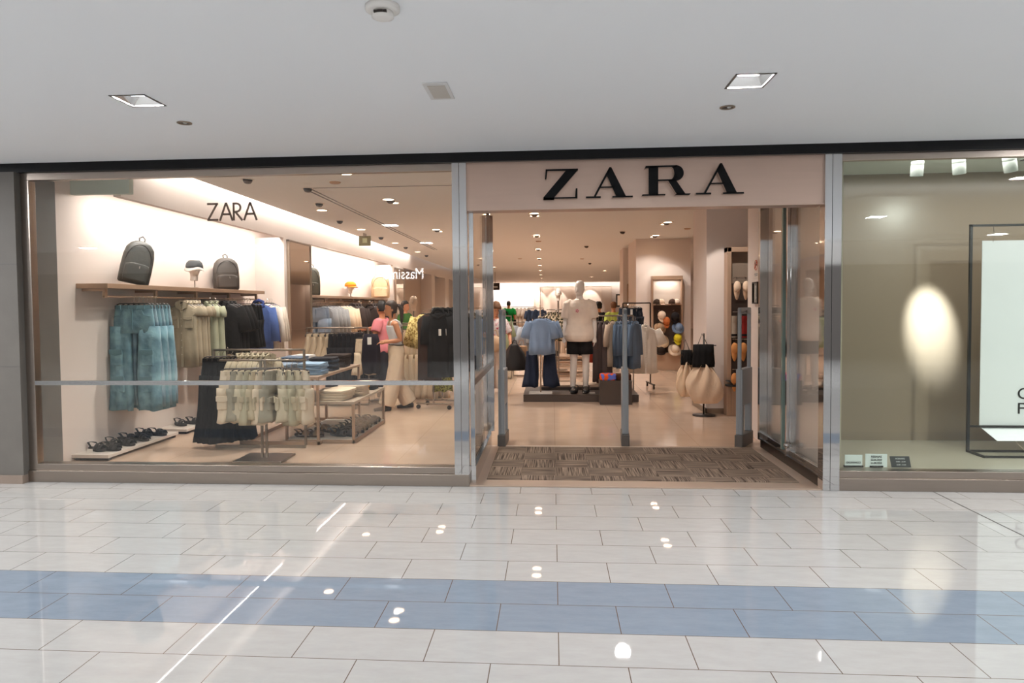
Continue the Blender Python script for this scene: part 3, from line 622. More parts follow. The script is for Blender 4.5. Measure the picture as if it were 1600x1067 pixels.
def g_pants(name, cat, L, w, m, flare=0.0, seed=0, pockets=0, m2=None, rise=.27, depth=.05, tagc=False, gap=.012, drawstring=False, skew=0.0):
    t = newproto(name, cat); hanger_clip(t, w * .88); z0 = -.105; m2 = m2 or m
    mb = MB(); mb.shell([(z0, 0, w * .93, depth * .55), (z0 - .05, 0, w * .97, depth * .7), (z0 - rise * .6, 0, w * 1.05, depth), (z0 - rise, 0, w * 1.06, depth)], k=3, amp=.006, ph=seed)
    for s in (-1, 1):
        lw = w * .53; rows = []
        for i in range(7):
            u = i / 6; z = z0 - rise * .75 - u * (L - rise * .75); f = lw * (1 + flare * u)
            rows.append((z, s * (lw + gap + (f - lw) * .75 + .01 * math.sin(u * 5 + seed)) + skew * u, f, depth * (1 + .5 * u * (1 + flare)), .006 * math.sin(4 * u + seed + s)))
        mb.shell(rows, n=26, k=4, amp=.02, ph=seed * 1.7 + s)
    mb.build('cloth', m, t, smooth=True)
    c = MB(); c.shell([(z0 + .012, 0, w * .94, depth * .64), (z0 - .03, 0, w * .97, depth * .74)], amp=.0)
    for x in (-.6, -.2, .2, .6): c.box(x * w - .006, x * w + .006, -depth * .85, -depth * .6, z0 - .035, z0 + .014)
    c.build('waistband', m2, t, smooth=False)
    MB().box(-.007, .007, -depth * 1.12, -depth * .7, z0 - rise * .85, z0 - .02).build('fly', m2, t)
    for s in (-1, 1):
        MB().tube([(s * w * .45, -depth * .85, z0 - .03), (s * w * .62, -depth * 1.0, z0 - .10), (s * w * .95, -depth * .7, z0 - .12)], .004, 5).build('pocket_seam', m2, t)
    zs = []
    if pockets >= 1: zs.append(z0 - rise - .10 * L / .6 if L > .7 else z0 - rise - .03)
    if pockets >= 2: zs.append(z0 - L * .68)
    for z in zs:
        for s in (-1, 1):
            hh = .17 if L > .7 else .13; px = s * w * (.78 if z == zs[0] else .72)
            p = MB().box(px - w * .30, px + w * .30, -depth * 1.75, -depth * 1.0, z - hh, z).build('cargo_pocket', m, t, bevel=.012)
            MB().prism([(px - w * .33, z + .012), (px + w * .33, z + .012), (px + w * .33, z - .04), (px, z - .055), (px - w * .33, z - .04)], -depth * 1.95, -depth * 1.65).build('flap', m2, p, bevel=.004)
    if drawstring:
        c = MB(); [c.tube([(s * .01, -depth * 1.1, z0 - .03), (s * .03, -depth * 1.2, z0 - .10), (s * .035, -depth * 1.15, z0 - .17)], .003, 5) for s in (-1, 1)]; c.build('drawstring', TAGM, t)
    if tagc: tagcard(t, w * .4, z0 - .06, y=-depth)
    return t
def g_dress(name, cat, L, w, m, flare=.5, seed=0, straps=True, m2=None):
    t = newproto(name, cat); hanger_curve(t, w * .7) if straps else hanger_clip(t, w * .85)
    z0 = -.10; mb = MB(); mb.shell([(z0, 0, w * .8, .03), (z0 - .12, 0, w * .9, .05), (z0 - L * .4, 0, w, .06), (z0 - L * .75, 0, w * (1 + flare * .6), .075), (z0 - L, 0, w * (1 + flare), .085)], k=7, amp=.03, ph=seed)
    mb.build('cloth', m, t, smooth=True)
    c = MB()
    if straps: [c.tube([(s * w * .5, -.02, z0 - .01), (s * w * .45, 0, z0 + .045), (s * w * .5, .02, z0 - .01)], .008, 6) for s in (-1, 1)]; c.build('strap', m2 or m, t)
    else: c.shell([(z0 + .01, 0, w * .81, .035), (z0 - .035, 0, w * .84, .042)], amp=0); c.build('waistband', m2 or m, t)
    return t
def place(p, label, x, y, z, rz=0, group=None):
    row([p], [(x, y, z, rz)], label, group)

# ---------------------------------------------------------------- left wall rail
BRZ = mat('warm_bronze', lin(186, 156, 132), .36, .35, vary=.04)
def wall_shelf(y0, y1, label, px, first=False, z=1.79):
    t = thing('display_shelf', label, 'shelf', (-5.0, y0, z)); L = y1 - y0
    MB().box(0, .35, 0, L, 0, .05).build('board', BRZ, t, bevel=.003)
    MB().tube([(.25, .08, -.085), (.25, L - .05, -.085)], .011).build('rail', BRZ, t, smooth=True)
    k = max(2, int(L / .95))
    for i in range(k + 1):
        y = .1 + (L - .2) * i / k; mb = MB(); mb.box(.235, .265, y - .02, y + .02, -.10, .0); mb.box(.0, .25, y - .012, y + .012, -.03, .0); mb.build('bracket', BRZ, t, bevel=.002)
    return t
wall_shelf(.92, 4.80, 'bronze wall shelf with hanging rail behind the left window, carrying two backpacks', 0)
wall_shelf(6.9, 13.0, 'bronze wall shelf with hanging rail further back beyond the mirror pillar', 0, z=1.76)
RZ = 1.705
J1 = g_pants('jeans', 'jeans', 1.16, .24, denim(118, 150, 160), flare=.12, seed=1, pockets=2, m2=fabric(104, 134, 142), rise=.30, depth=.038, gap=.034)
J2 = g_pants('jeans', 'jeans', 1.12, .235, denim(138, 160, 170), flare=.12, seed=4, pockets=2, m2=fabric(118, 140, 150), rise=.30, depth=.036, gap=.03)
row([J1, J2], [(-4.68 + .006 * i, 1.40 + .075 * i, RZ, R(-4 - 3 * i)) for i in range(6)], '%s pair of light blue cargo jeans from the window on the wall rail', 'light blue cargo jeans on the wall rail')
V = g_top('cargo_vest', 'vest', .88, .19, fabric(158, 144, 122, .25), sleeve=.07, seed=2, collar='shirt', placket=True, pockets=True, depth=.042, spread=.03)
V2 = g_top('cargo_vest', 'vest', .84, .19, fabric(174, 160, 138, .25), sleeve=.07, seed=3, collar='shirt', pockets=True, depth=.05, spread=.03)
row([V, V2], [(-4.68, 2.42 + .075 * i, RZ, R(-2 + 4 * (i % 3))) for i in range(5)], '%s khaki sleeveless vest from the window on the left wall rail', 'khaki vests on the wall rail')
V3 = g_top('sleeveless_jacket', 'jacket', .86, .2, fabric(170, 170, 146, .2), sleeve=.09, seed=5, collar='shirt', placket=True, pockets=True, depth=.055, m2=fabric(150, 150, 128), spread=.05)
row([V3], [(-4.62, 2.98, RZ, R(-44)), (-4.60, 3.08, RZ, R(-38))], '%s pale green sleeveless denim jacket from the window on the left wall rail', 'pale green sleeveless jackets on the wall rail')
K1 = g_pants('cargo_trousers', 'trousers', .55, .17, fabric(142, 124, 100), seed=2, pockets=1, rise=.2)
row([K1], [(-4.55, 3.14, 1.02, R(-40)), (-4.52, 3.24, 1.02, R(-40))], '%s khaki shorts from the window hanging low below the pale green jackets', 'khaki shorts below the jackets')
S1 = g_top('shirt', 'shirt', .95, .25, BLK, sleeve=.3, seed=1, collar='shirt', placket=True, depth=.06, m2=fabric(40, 37, 36), sw=.10, tagc=True)
row([S1], [(-4.66 + .01 * i, 3.45 + .10 * i, RZ, R(-5)) for i in range(3)], '%s black short sleeved shirt from the window on the left wall rail', 'black shirts on the wall rail')
P1 = g_pants('black_shorts', 'shorts', .62, .21, fabric(24, 22, 22), seed=3, rise=.28)
row([P1], [(-4.6, 3.95, RZ, R(-8)), (-4.6, 4.05, RZ, R(-8)), (-4.6, 4.14, RZ, R(-8))], '%s pair of black shorts from the window on the left wall rail', 'black shorts on the wall rail')
JB = g_top('jacket', 'jacket', .80, .23, fabric(76, 96, 148, .25), sleeve=.5, seed=2, depth=.05, hood=True, placket=True, m2=fabric(50, 62, 110), spread=.05, tagc=True)
place(JB, 'blue tie dyed zip jacket with a white tag on the left wall rail', -4.62, 4.50, RZ, R(-5))
JC = g_top('jacket', 'jacket', .80, .22, fabric(214, 200, 186), sleeve=.52, seed=4, depth=.05, stripe=fabric(74, 48, 122), spread=.06, collar=True, m2=fabric(74, 48, 122))
row([JC], [(-4.56, 4.66 + .09 * i, RZ, R(-14)) for i in range(3)], '%s cream jacket with purple stripes beside the blue jacket', 'cream jackets with purple stripes')
# things on the shelf
def backpack(label, x, y, z, rz, m, h=.48, w=.34, d=.18, lean=0.0, tilt=0):
    t = thing('backpack', label, 'backpack', (x, y, z), rz); t.rotation_euler = (0, R(tilt), rz)
    def sec(zz, f, g=1): 
        return [(w / 2 * f * math.copysign(abs(math.cos(a)) ** .55, math.cos(a)), d / 2 * g * math.copysign(abs(math.sin(a)) ** .6, math.sin(a)) + lean * zz, zz) for a in [2 * math.pi * k / 26 for k in range(26)]]
    MB().rings([sec(.0, .9, .85), sec(.02, .98, 1), sec(h * .35, 1.0, 1.05), sec(h * .65, .97, .98), sec(h * .82, .88, .85), sec(h * .93, .66, .65), sec(h * .985, .4, .4), sec(h, .15, .15)]).build('bag_body', m, t, smooth=True)
    o = MB().rings([[(x_, y_ - d * .5 + lean * zz, z_) for x_, y_, z_ in [(w * .38 * f * math.copysign(abs(math.cos(a)) ** .5, math.cos(a)), d * .26 * math.copysign(abs(math.sin(a)) ** .6, math.sin(a)), zz) for a in [2 * math.pi * k / 22 for k in range(22)]]] for zz, f in ((.03, .95), (.05, 1), (h * .36, 1.02), (h * .43, .95), (h * .46, .6))]).build('front_pocket', m, t, smooth=True)
    MB().tube([(w * .40 * math.cos(a), -d * .42 + lean * h * .6, h * .50 + h * .40 * math.sin(a)) for a in [math.pi * k / 12 for k in range(13)]], .006, 6).build('zipper', DARKM, t)
    MB().tube([(-.025, .03, h * .96), (-.03, .035 + lean * h, h * 1.07), (0, .04 + lean * h, h * 1.12), (.03, .035 + lean * h, h * 1.07), (.025, .03, h * .96)], .009, 8).build('handle', m, t, smooth=True)
    for s in (-1, 1): MB().tube([(s * w * .25, d * .45, h * .9), (s * w * .3, d * .75, h * .6), (s * w * .36, d * .6, h * .2), (s * w * .38, d * .35, .03)], [(.03, .008)] * 4, 8).build('strap', m, t, smooth=True)
    MB().tube([(.02, -d * .78, h * .40), (.022, -d * .82, h * .34)], .006, 6).build('zip_pull', CHROME, t)
    return t
BG = mat('dark_nylon', lin(62, 60, 54), .5, vary=.15, bump=.2, bscale=30)
backpack('large dark grey green backpack standing on the wall shelf nearest the window', -4.80, 1.58, 1.86, R(38), BG, .50, .33, .17, .10, tilt=13)
backpack('smaller dark grey backpack standing on the right end of the near wall shelf', -4.80, 3.82, 1.84, R(38), mat('charcoal_nylon', lin(70, 62, 56), .6, vary=.12, bump=.2), .47, .36, .18, .05)
SKINW = mat('mannequin_white', lin(228, 216, 206), .35)
def head_form(t, z0=0, s=1.0, m=SKINW):
    mb = MB(); mb.rings([[(rx * math.cos(a), cy + ry * math.sin(a), z) for a in [2 * math.pi * k / 18 for k in range(18)]] for z, rx, ry, cy in ((z0, .05, .055, .02), (z0 + .06, .045, .05, .015), (z0 + .10, .055, .07, 0), (z0 + .14, .068, .088, -.005), (z0 + .19, .074, .096, 0), (z0 + .24, .072, .092, .005), (z0 + .28, .055, .07, .01), (z0 + .30, .02, .03, .01))])
    mb.tube([(0, -.085, z0 + .20), (0, -.108, z0 + .165), (0, -.09, z0 + .155)], [.008, .014, .01]); mb.ell((0, -.085, z0 + .128), .025, .014, .01)
    for q in (-1, 1): mb.ell((q * .074, .0, z0 + .17), .012, .02, .03)
    return remesh(mb.build('head_form', m, t), .007, 3)
def cap(t, z, m, r=.092, bill=True, wide=0.0, m2=None, bill_dir=-1, loc=(0, 0)):
    x0, y0 = loc
    o = MB().lathe([(r, z), (r * 1.0, z + .035), (r * .88, z + .075), (r * .6, z + .105), (r * .25, z + .118), (.005, z + .12)], (x0, y0, 0), 22, sy=1.12).build('crown', m, t, smooth=True)
    if wide: MB().rings([[(x0 + rr * math.cos(a), y0 + rr * 1.08 * math.sin(a), zz + .012 * math.sin(3 * a)) for a in [2 * math.pi * k / 26 for k in range(26)]] for rr, zz in ((r * .97, z + .008), (r + wide * .5, z - .004), (r + wide, z - .03), (r + wide, z - .035), (r + wide * .5, z - .01), (r * .97, z + .0))], cap=False).build('brim', m2 or m, t, smooth=True)
    elif bill:
        P = [(x0 + (r + .0) * math.cos(R(180 + a)) * 1.0, y0 + r * 1.05 * math.sin(R(180 + a))) for a in range(20, 161, 14)]
        Q = [(x0 + (px - x0) * 1.02, y0 + (py - y0) * 1.0 - .075 * math.sin(R(180 * i / (len(P) - 1)))) for i, (px, py) in enumerate(P)]
        mb = MB(); mb.rings([[(p[0], p[1], z + .006), (q[0], q[1], z - .014 - .01 * abs(p[0] - x0) / r), (q[0], q[1], z - .018 - .01 * abs(p[0] - x0) / r), (p[0], p[1], z)] for p, q in zip(P, Q)]); mb.build('bill', m2 or m, t, smooth=True)
    MB().ell((x0, y0, z + .12), .008, .008, .005, 8, 5).build('button', m, t)
t = thing('head_display', 'white mannequin head on a stem wearing a dark cap on the near wall shelf', 'mannequin head', (-4.80, 2.93, 1.84), R(50))
MB().lathe([(.05, 0), (.05, .01), (.008, .014), (.008, .10), (.03, .12)], n=16).build('stem', SATIN, t, smooth=True); head_form(t, .10)
t = thing('cap', 'dark grey cap with white trim on the mannequin head of the near wall shelf', 'cap', (-4.80, 2.93, 2.105), R(50)); cap(t, 0, mat('cap_grey', lin(58, 60, 62), .8, vary=.1), .108, bill=False, wide=.015, m2=fabric(226, 214, 204))
# slippers and sandals
def sandal_proto(label, m=None, sole=None, group=None):
    t = thing('sandal', label, 'sandal'); m = m or mat('strap_black', lin(28, 25, 24), .5); sole = sole or mat('sole_dark', lin(38, 33, 31), .7)
    out = []
    for k in range(24):
        a = 2 * math.pi * k / 24; y = .13 * math.sin(a); wv = .040 + .008 * math.sin(a * 1.0) ** 1 * (-1 if math.sin(a) > 0 else 1) * -1
        out.append((wv * math.cos(a) * (1.0 if abs(math.sin(a)) < .9 else .95) + .004 * math.sin(a), y))
    MB().rings([[(x * f, y * f, z + (.006 * (y / .13) ** 2)) for x, y in out] for z, f in ((0, .95), (.004, 1), (.026, 1), (.030, .96))]).build('sole', sole, t, smooth=True)
    for y, h, wv in ((-.075, .050, .030), (-.03, .062, .026)):
        MB().tube([(.044 * math.cos(a), y, .02 + h * math.sin(a)) for a in [math.pi * i / 10 for i in range(11)]], [(.004, wv)] * 11, 8, up=(0, 1, 0)).build('strap', m, t, smooth=True)
    MB().tube([(.038, .03, .03), (.040, .07, .075), (.02, .115, .085), (-.02, .115, .085), (-.040, .07, .075), (-.038, .03, .03)], [(.004, .012)] * 6, 8, up=(0, 1, 0)).build('heel_strap', m, t, smooth=True)
    return t
SD = sandal_proto('')
PLM = mat('plinth_white', lin(214, 200, 188), .5)
for i, (x0, x1, y0, y1) in enumerate([(-5.0, -4.60, .78, 2.10), (-4.98, -4.58, 2.25, 3.6)]):
    t = thing('shoe_platform', ('long' if i == 0 else 'further') + ' low white shoe platform on the floor along the left wall', 'platform', (x0, y0, 0))
    MB().box(0, x1 - x0, 0, y1 - y0, .03, .065).build('board', PLM, t, bevel=.003)
    mb = MB(); mb.box(.02, x1 - x0 - .02, .03, .08, 0, .03); mb.box(.02, x1 - x0 - .02, y1 - y0 - .08, y1 - y0 - .03, 0, .03); mb.build('runner', DARKM, t)
sp = [(-4.86, .98), (-4.72, 1.00), (-4.86, 1.24), (-4.72, 1.27), (-4.86, 1.52), (-4.71, 1.54), (-4.85, 1.80), (-4.71, 1.84), (-4.80, 2.5), (-4.69, 2.62)]
row([SD], [(x, y, .065, R(70 + 12 * math.sin(i * 2.1))) for i, (x, y) in enumerate(sp)], '%s black strap sandal from the window on the white floor platforms', 'black sandals on the white platforms')
for x, y in ((-4.87, .93),): tag(MB().box(-.03, .03, -.002, .002, 0, .04).build('price_card', TAGM, loc=(x, y - .05, .066)), 'white price card on the sandals nearest the window', 'price card')
# mirror pillars
def wall_mirror(y0, y1, z1, label, x=-4.5):
    t = thing('mirror', label, 'mirror', (x, y0, 0)); L = y1 - y0
    mb = MB(); mb.box(0, .05, 0, .03, 0.02, z1); mb.box(0, .05, L - .03, L, .02, z1); mb.box(0, .05, 0, L, z1 - .03, z1); mb.box(0, .05, 0, L, .02, .05); mb.build('frame', BRONZE, t, bevel=.002)
    MB().box(0, .035, .03, L - .03, .05, z1 - .03).build('glass', MIRROR, t)
wall_mirror(5.36, 6.42, 2.72, 'tall bronze framed mirror on the first pillar of the left wall')
wall_mirror(13.2, 14.3, 2.68, 'tall bronze framed mirror on the second pillar of the left wall')

# ---------------------------------------------------------------- front floor rack
def t_rack(label, loc, w, z, rz=0):
    t = thing('clothes_rack', label, 'clothes rack', loc, rz)
    MB().box(-.25, .25, -.20, .20, .008, .026).build('base_plate', SATIN, t, bevel=.003)
    mb = MB(); mb.box(-.035, -.012, -.012, .012, .02, z); mb.box(.012, .035, -.012, .012, .02, z); mb.build('upright', SATIN, t, bevel=.002)
    MB().tube([(-w, 0, z), (w, 0, z)], .011).build('rail', SATIN, t, smooth=True)
    mb = MB(); [mb.ell((x, 0, z + .013), .006, .006, .006, 6, 4) for x in [-w + .03 + .035 * i for i in range(int(2 * w / .035))]]; mb.build('notches', SATIN, t)
t_rack('T shaped floor rack with square base plate right behind the left window', (-3.0, .92, 0), .46, 1.03)
SH = [g_pants('cargo_shorts', 'shorts', L, .17, fabric(*c), seed=s, pockets=1, rise=.22, depth=.05, flare=.08) for L, c, s in ((.52, (214, 192, 166), 1), (.49, (156, 146, 128), 2), (.50, (198, 182, 156), 5), (.53, (176, 164, 138), 3), (.48, (188, 170, 142), 7))]
spots = [(-3.27, .90, 1.02, R(14))] + [(-3.18 + .058 * i, .92, 1.02, R(46 + 6 * i)) for i in range(6)] + [(-2.80 + .055 * i, .92 - .01 * i, 1.02, R(-62 + 14 * i)) for i in range(4)]
row(SH, spots, '%s pair of cargo shorts from the left on the T shaped window rack', 'cargo shorts on the T shaped rack')
def frame_rack(name, label, loc, w, z, d=.0, wheels=False, rz=0, m=SATIN, base=True, cat='clothes rack'):
    t = thing('clothes_rack', label, cat, loc, rz)
    for s in (-1, 1): MB().box(s * w - .012, s * w + .012, -.012, .012, .03 if not wheels else .08, z).build('upright', m, t, bevel=.002)
    MB().tube([(-w, 0, z), (w, 0, z)], .013).build('rail', m, t, smooth=True)
    if wheels:
        for s in (-1, 1):
            MB().box(s * w - .02, s * w + .02, -.28, .28, .07, .095).build('foot', m, t, bevel=.003)
            for q in (-.25, .25):
                mb = MB(); mb.tube([(s * w - .012, q, .033), (s * w + .012, q, .033)], .033, 14); mb.build('caster', DARKM, t, smooth=False)
    else: MB().box(-w, w, -.012, .012, .0, .03).build('bottom_rail', m, t, bevel=.002)
    return t
frame_rack('', 'rectangular metal frame rack behind the T shaped rack', (-3.30, 1.50, 0), .52, 1.10)
BT = g_pants('black_trousers', 'trousers', .92, .17, fabric(20, 19, 21), flare=.55, seed=2, rise=.24)
row([BT], [(-3.80 + .055 * i, 1.55, 1.10, R(20 + 10 * i)) for i in range(4)], '%s pair of wide black trousers from the left beside the T shaped rack', 'wide black trousers by the frame rack')
SG = g_top('shirt', 'shirt', .42, .15, fabric(176, 162, 138), sleeve=.1, seed=1, collar='shirt')
row([SG], [(-3.50 + .06 * i, 1.50, 1.10, R(72)) for i in range(6)], '%s grey beige top from the left on the frame rack behind the shorts', 'tops on the frame rack')

# ---------------------------------------------------------------- nested display tables
def steel_table(label, x0, x1, y0, y1, h, glass, base=.0):
    t = thing('display_table', label, 'table', (x0, y0, 0)); w, d = x1 - x0, y1 - y0; b = .03
    MB().box(0, w, 0, d, h - .03, h).build('tabletop', BRZ if not glass else mat('table_top_tan', lin(186, 168, 150), .3), t, bevel=.002)
    for x in (0, w - b):
        for y in (0, d - b): MB().box(x, x + b, y, y + b, 0, h - .03).build('leg', BRZ, t, bevel=.002)
    mb = MB(); mb.box(0, w, 0, b, .0, .04); mb.box(0, w, d - b, d, 0, .04); mb.box(0, b, 0, d, 0, .04); mb.box(w - b, w, 0, d, 0, .04); mb.build('stretcher', BRZ, t, bevel=.002)
    if glass:
        MB().box(.01, w - .01, .01, d - .01, .035, .045).build('shelf', PLM, t)
        mb = MB(); mb.box(.03, w - .03, .012, .018, .045, h - .03); mb.box(w - .018, w - .012, .03, d - .03, .045, h - .03); mb.build('glass_side', GLASS, t)
    return t
steel_table('upper bronze framed display table carrying piles of folded jeans', -3.62, -2.68, 1.66, 3.34, .78, False)
steel_table('low steel framed display table carrying folded beige trousers', -3.12, -2.30, 1.76, 3.18, .48, True)
def folded(name, cat, w, d, h, m, seed=0, m2=None):
    t = thing(name, '', cat); rg = random.Random(seed); mb = MB(); n = 26
    def lay(z, dx, s): return [(w / 2 * s * math.copysign(abs(math.cos(a)) ** .4, math.cos(a)) + dx, d / 2 * s * math.copysign(abs(math.sin(a)) ** .4, math.sin(a)) + .003 * math.sin(5 * a + seed), z + .004 * math.sin(3 * a + seed)) for a in [2 * math.pi * k / n for k in range(n)]]
    mb.rings([lay(0, 0, .96), lay(h * .15, .002, 1.0), lay(h * .42, 0, 1.0), lay(h * .5, -.003, .975), lay(h * .58, 0, 1.0), lay(h * .88, .002, .99), lay(h, 0, .93)])
    mb.build('cloth', m, t, smooth=True)
    MB().tube([(-w * .49, -d * .46, h * .5), (0, -d * .505, h * .5), (w * .49, -d * .46, h * .5)], .003, 5).build('fold', m2 or m, t)
    return t
def pile(protos, x, y, z, n, h, label, group, rz=0, start=0, fan=0):
    row(protos, [(x + rnd.uniform(-.008, .008) + fan * i, y + rnd.uniform(-.008, .008), z + h * i, rz + R(rnd.uniform(-4, 4))) for i in range(n)], label, group)
FJ = lambda c, s=0: folded('folded_jeans', 'jeans', .30, .34, .028, fabric(*c), s)
pile([FJ((142, 164, 186), 1), FJ((120, 142, 166), 2)], -2.86, 2.0, .78, 5, .027, '%s folded light blue jeans from the bottom of the front pile on the upper table', 'folded light blue jeans, front pile')
pile([FJ((128, 142, 158), 3)], -3.30, 2.16, .78, 4, .027, '%s folded grey blue jeans from the bottom of the left pile on the upper table', 'folded grey blue jeans, left pile')
pile([FJ((60, 66, 78), 4), FJ((46, 44, 48), 5)], -2.88, 2.45, .78, 6, .027, '%s folded dark jeans from the bottom of the middle pile on the upper table', 'folded dark jeans, middle pile')
pile([FJ((58, 48, 44), 6)], -2.88, 2.98, .78, 6, .027, '%s folded black brown jeans from the bottom of the far pile on the upper table', 'folded black brown jeans, far pile')
pile([FJ((98, 108, 124), 7)], -3.32, 2.62, .78, 6, .027, '%s folded blue jeans from the bottom of the far left pile on the upper table', 'folded blue jeans, far left pile')
FT = folded('folded_shirt', 'shirt', .28, .30, .022, fabric(214, 206, 200), 8)
pile([FT], -3.36, 3.02, .78, 7, .022, '%s folded white shirt from the bottom of the rear pile on the upper table', 'folded white shirts')
LB = folded('folded_trousers', 'trousers', .34, .40, .03, fabric(220, 200, 176), 3)
pile([LB], -2.60, 2.04, .48, 4, .03, '%s folded beige trousers from the bottom of the front pile on the low table', 'folded beige trousers, front pile', fan=.012)
LC = folded('folded_trousers', 'trousers', .34, .34, .026, fabric(206, 184, 160), 5)
pile([LC], -2.50, 2.40, .48, 5, .026, '%s folded beige trousers from the bottom of the middle pile on the low table', 'folded beige trousers, middle pile')
LY = folded('folded_shirt', 'shirt', .30, .30, .024, fabric(226, 158, 52), 2)
pile([LY], -2.56, 2.72, .48, 4, .024, '%s folded yellow shirt from the bottom of its pile on the low table', 'folded yellow shirts')
LD = folded('folded_shirt', 'shirt', .30, .26, .03, fabric(44, 40, 40), 2)
pile([LD], -2.5, 3.0, .48, 4, .03, '%s folded dark shirt from the bottom of the far pile on the low table', 'folded dark shirts')
row([SD], [(-2.42 - .14 * (i % 2), 1.98 + .2 * (i // 2), .045, R(60 + 8 * (i % 3))) for i in range(12)], '%s black sandal from the window in the low table', 'black sandals in the low table')
SD2 = sandal_proto('', fabric(150, 120, 96), fabric(96, 78, 64)); 
row([SD2], [(-2.96 + .13 * i, 1.92, .045, R(75)) for i in range(2)] + [(-2.72, 2.2, .045, R(70)), (-2.86, 2.3, .045, R(70))], '%s brown sandal from the left in the low table', 'brown sandals in the low table')
# ================================================================== MIDDLE OF THE SHOP, LEFT SIDE
# second wall bay
B2 = 1.66
G1 = g_pants('jeans', 'jeans', 1.1, .2, fabric(136, 148, 164), seed=1, rise=.28)
row([G1], [(-4.62, 7.1 + .2 * i, B2, R(-6)) for i in range(2)], '%s pair of grey blue jeans from the window on the second wall rail', 'grey blue jeans on the second wall rail')
G2 = g_top('sweater', 'sweater', .85, .22, fabric(150, 148, 148), sleeve=.5, seed=2, depth=.05, spread=.04)
row([G2], [(-4.62, 7.6 + .25 * i, B2, R(-8)) for i in range(4)], '%s grey sweater from the window on the second wall rail', 'grey sweaters on the second wall rail')
G3 = g_top('blouse', 'blouse', .82, .20, fabric(222, 196, 168), sleeve=.45, seed=3, depth=.05, spread=.05)
row([G3], [(-4.6, 8.7 + .22 * i, B2, R(-8)) for i in range(3)], '%s cream blouse from the window on the second wall rail', 'cream blouses on the second wall rail')
G4 = g_top('jacket', 'jacket', .85, .23, fabric(58, 46, 42), sleeve=.5, seed=4, depth=.06, hood=True)
row([G4], [(-4.6, 9.45 + .22 * i, B2, R(-8)) for i in range(3)] + [(-4.6, 11.0 + .2 * i, B2, R(-10)) for i in range(7)], '%s dark jacket from the window on the second wall rail', 'dark jackets on the second wall rail')
t = thing('shelf_unit', 'bronze shelf frame below the second wall rail holding a tan bag', 'shelf unit', (-5.0, 10.1, 0))
mb = MB(); [mb.box(.38, .42, y, y + .04, 0, 1.72) for y in (0, .95)]; mb.box(.0, .42, 0, .04, 1.68, 1.72); mb.box(.0, .42, .95, .99, 1.68, 1.72); mb.build('frame', BRZ, t, bevel=.003)
for z in (.3, .75, 1.2): MB().box(0, .42, 0, .99, z, z + .03).build('shelf', BRZ, t, bevel=.003)
TN = fabric(222, 186, 140)
t = thing('shoulder_bag', 'tan soft shoulder bag on the bronze shelf frame', 'bag', (-4.72, 10.58, 1.23), R(80))
MB().ell((0, 0, .14), .27, .12, .14, 18, 10).build('bag_body', TN, t, smooth=True); MB().tube([(-.2, 0, .2), (-.1, 0, .33), (.1, 0, .33), (.2, 0, .2)], .012).build('strap', TN, t, smooth=True)
backpack('dark backpack with olive pocket on the second wall shelf just right of the mirror', -4.82, 7.45, 1.81, R(20), mat('olive_nylon', lin(66, 62, 48), .6), .56, .32, .17, .05)
backpack('tan rounded backpack standing on the far end of the second wall shelf', -4.70, 12.4, 1.81, R(15), fabric(226, 190, 152), .62, .50, .24)
t = thing('head_display', 'white mannequin head on the second wall shelf carrying an orange cap', 'mannequin head', (-4.82, 10.05, 1.81), R(60))
MB().lathe([(.05, 0), (.05, .01), (.008, .014), (.008, .08), (.03, .10)], n=16).build('stem', SATIN, t, smooth=True); head_form(t, .08, m=mat('clear_plastic_head', lin(220, 200, 186), .3))
t = thing('cap', 'bright orange cap on the mannequin head of the second wall shelf', 'cap', (-4.82, 10.05, 2.06), R(60)); cap(t, 0, fabric(238, 146, 52), .13, wide=.0, m2=fabric(238, 146, 52))
t = thing('cap', 'white and lilac cap behind the orange cap on the second wall shelf', 'cap', (-4.86, 10.35, 2.02), R(80)); cap(t, 0, fabric(214, 208, 226), .12)
# racks in the middle
frame_rack('', 'notched metal rack in front of the woman in the white top', (-3.44, 4.72, 0), .50, 1.24)
NK = g_dress('skirt', 'skirt', .48, .13, fabric(172, 152, 128), flare=.9, seed=1, straps=False)
row([NK], [(-3.84 + .1 * i, 4.72, 1.24, R(35 + 6 * i)) for i in range(4)], '%s khaki flared skirt from the left on the notched rack', 'khaki skirts on the notched rack')
NB = g_pants('black_trousers', 'trousers', .95, .16, fabric(32, 30, 33), seed=3, flare=.2)
row([NB], [(-3.46 + .075 * i, 4.72, 1.24, R(60 - 4 * i)) for i in range(7)], '%s pair of black trousers from the left on the notched rack', 'black trousers on the notched rack')
NS = g_pants('shorts', 'shorts', .55, .12, fabric(216, 194, 166), seed=3, flare=.4, tagc=True)
place(NS, 'beige shorts with a white tag hanging at the right end of the notched rack', -2.99, 4.60, 1.16, R(25))
frame_rack('', 'low metal rack behind the woman in the white top', (-2.25, 5.6, 0), .34, 1.28)
NP = g_pants('beige_trousers', 'trousers', .98, .15, fabric(206, 184, 156), seed=2, flare=.35)
row([NP], [(-2.42 + .11 * i, 5.6, 1.06, R(32)) for i in range(5)], '%s pair of beige trousers from the left on the low rack behind the woman', 'beige trousers on the low rack')
NT = g_top('camisole', 'camisole', .26, .1, fabric(214, 196, 176), sleeve=0, collar=False)
row([NT], [(-2.42 + .13 * i, 5.64, 1.30, R(40)) for i in range(4)], '%s small cream top from the left on the upper bar of the low rack', 'small cream tops on the low rack')
frame_rack('', 'tall chrome rack on castors left of the entrance post', (-1.80, 4.55, 0), .20, 1.55, wheels=True, rz=R(80), m=mat('rack_chrome', lin(190, 184, 178), .18, 1.0))
YF = spotted('yellow_floral', (226, 204, 136), (150, 120, 60), 30, .46, .6)
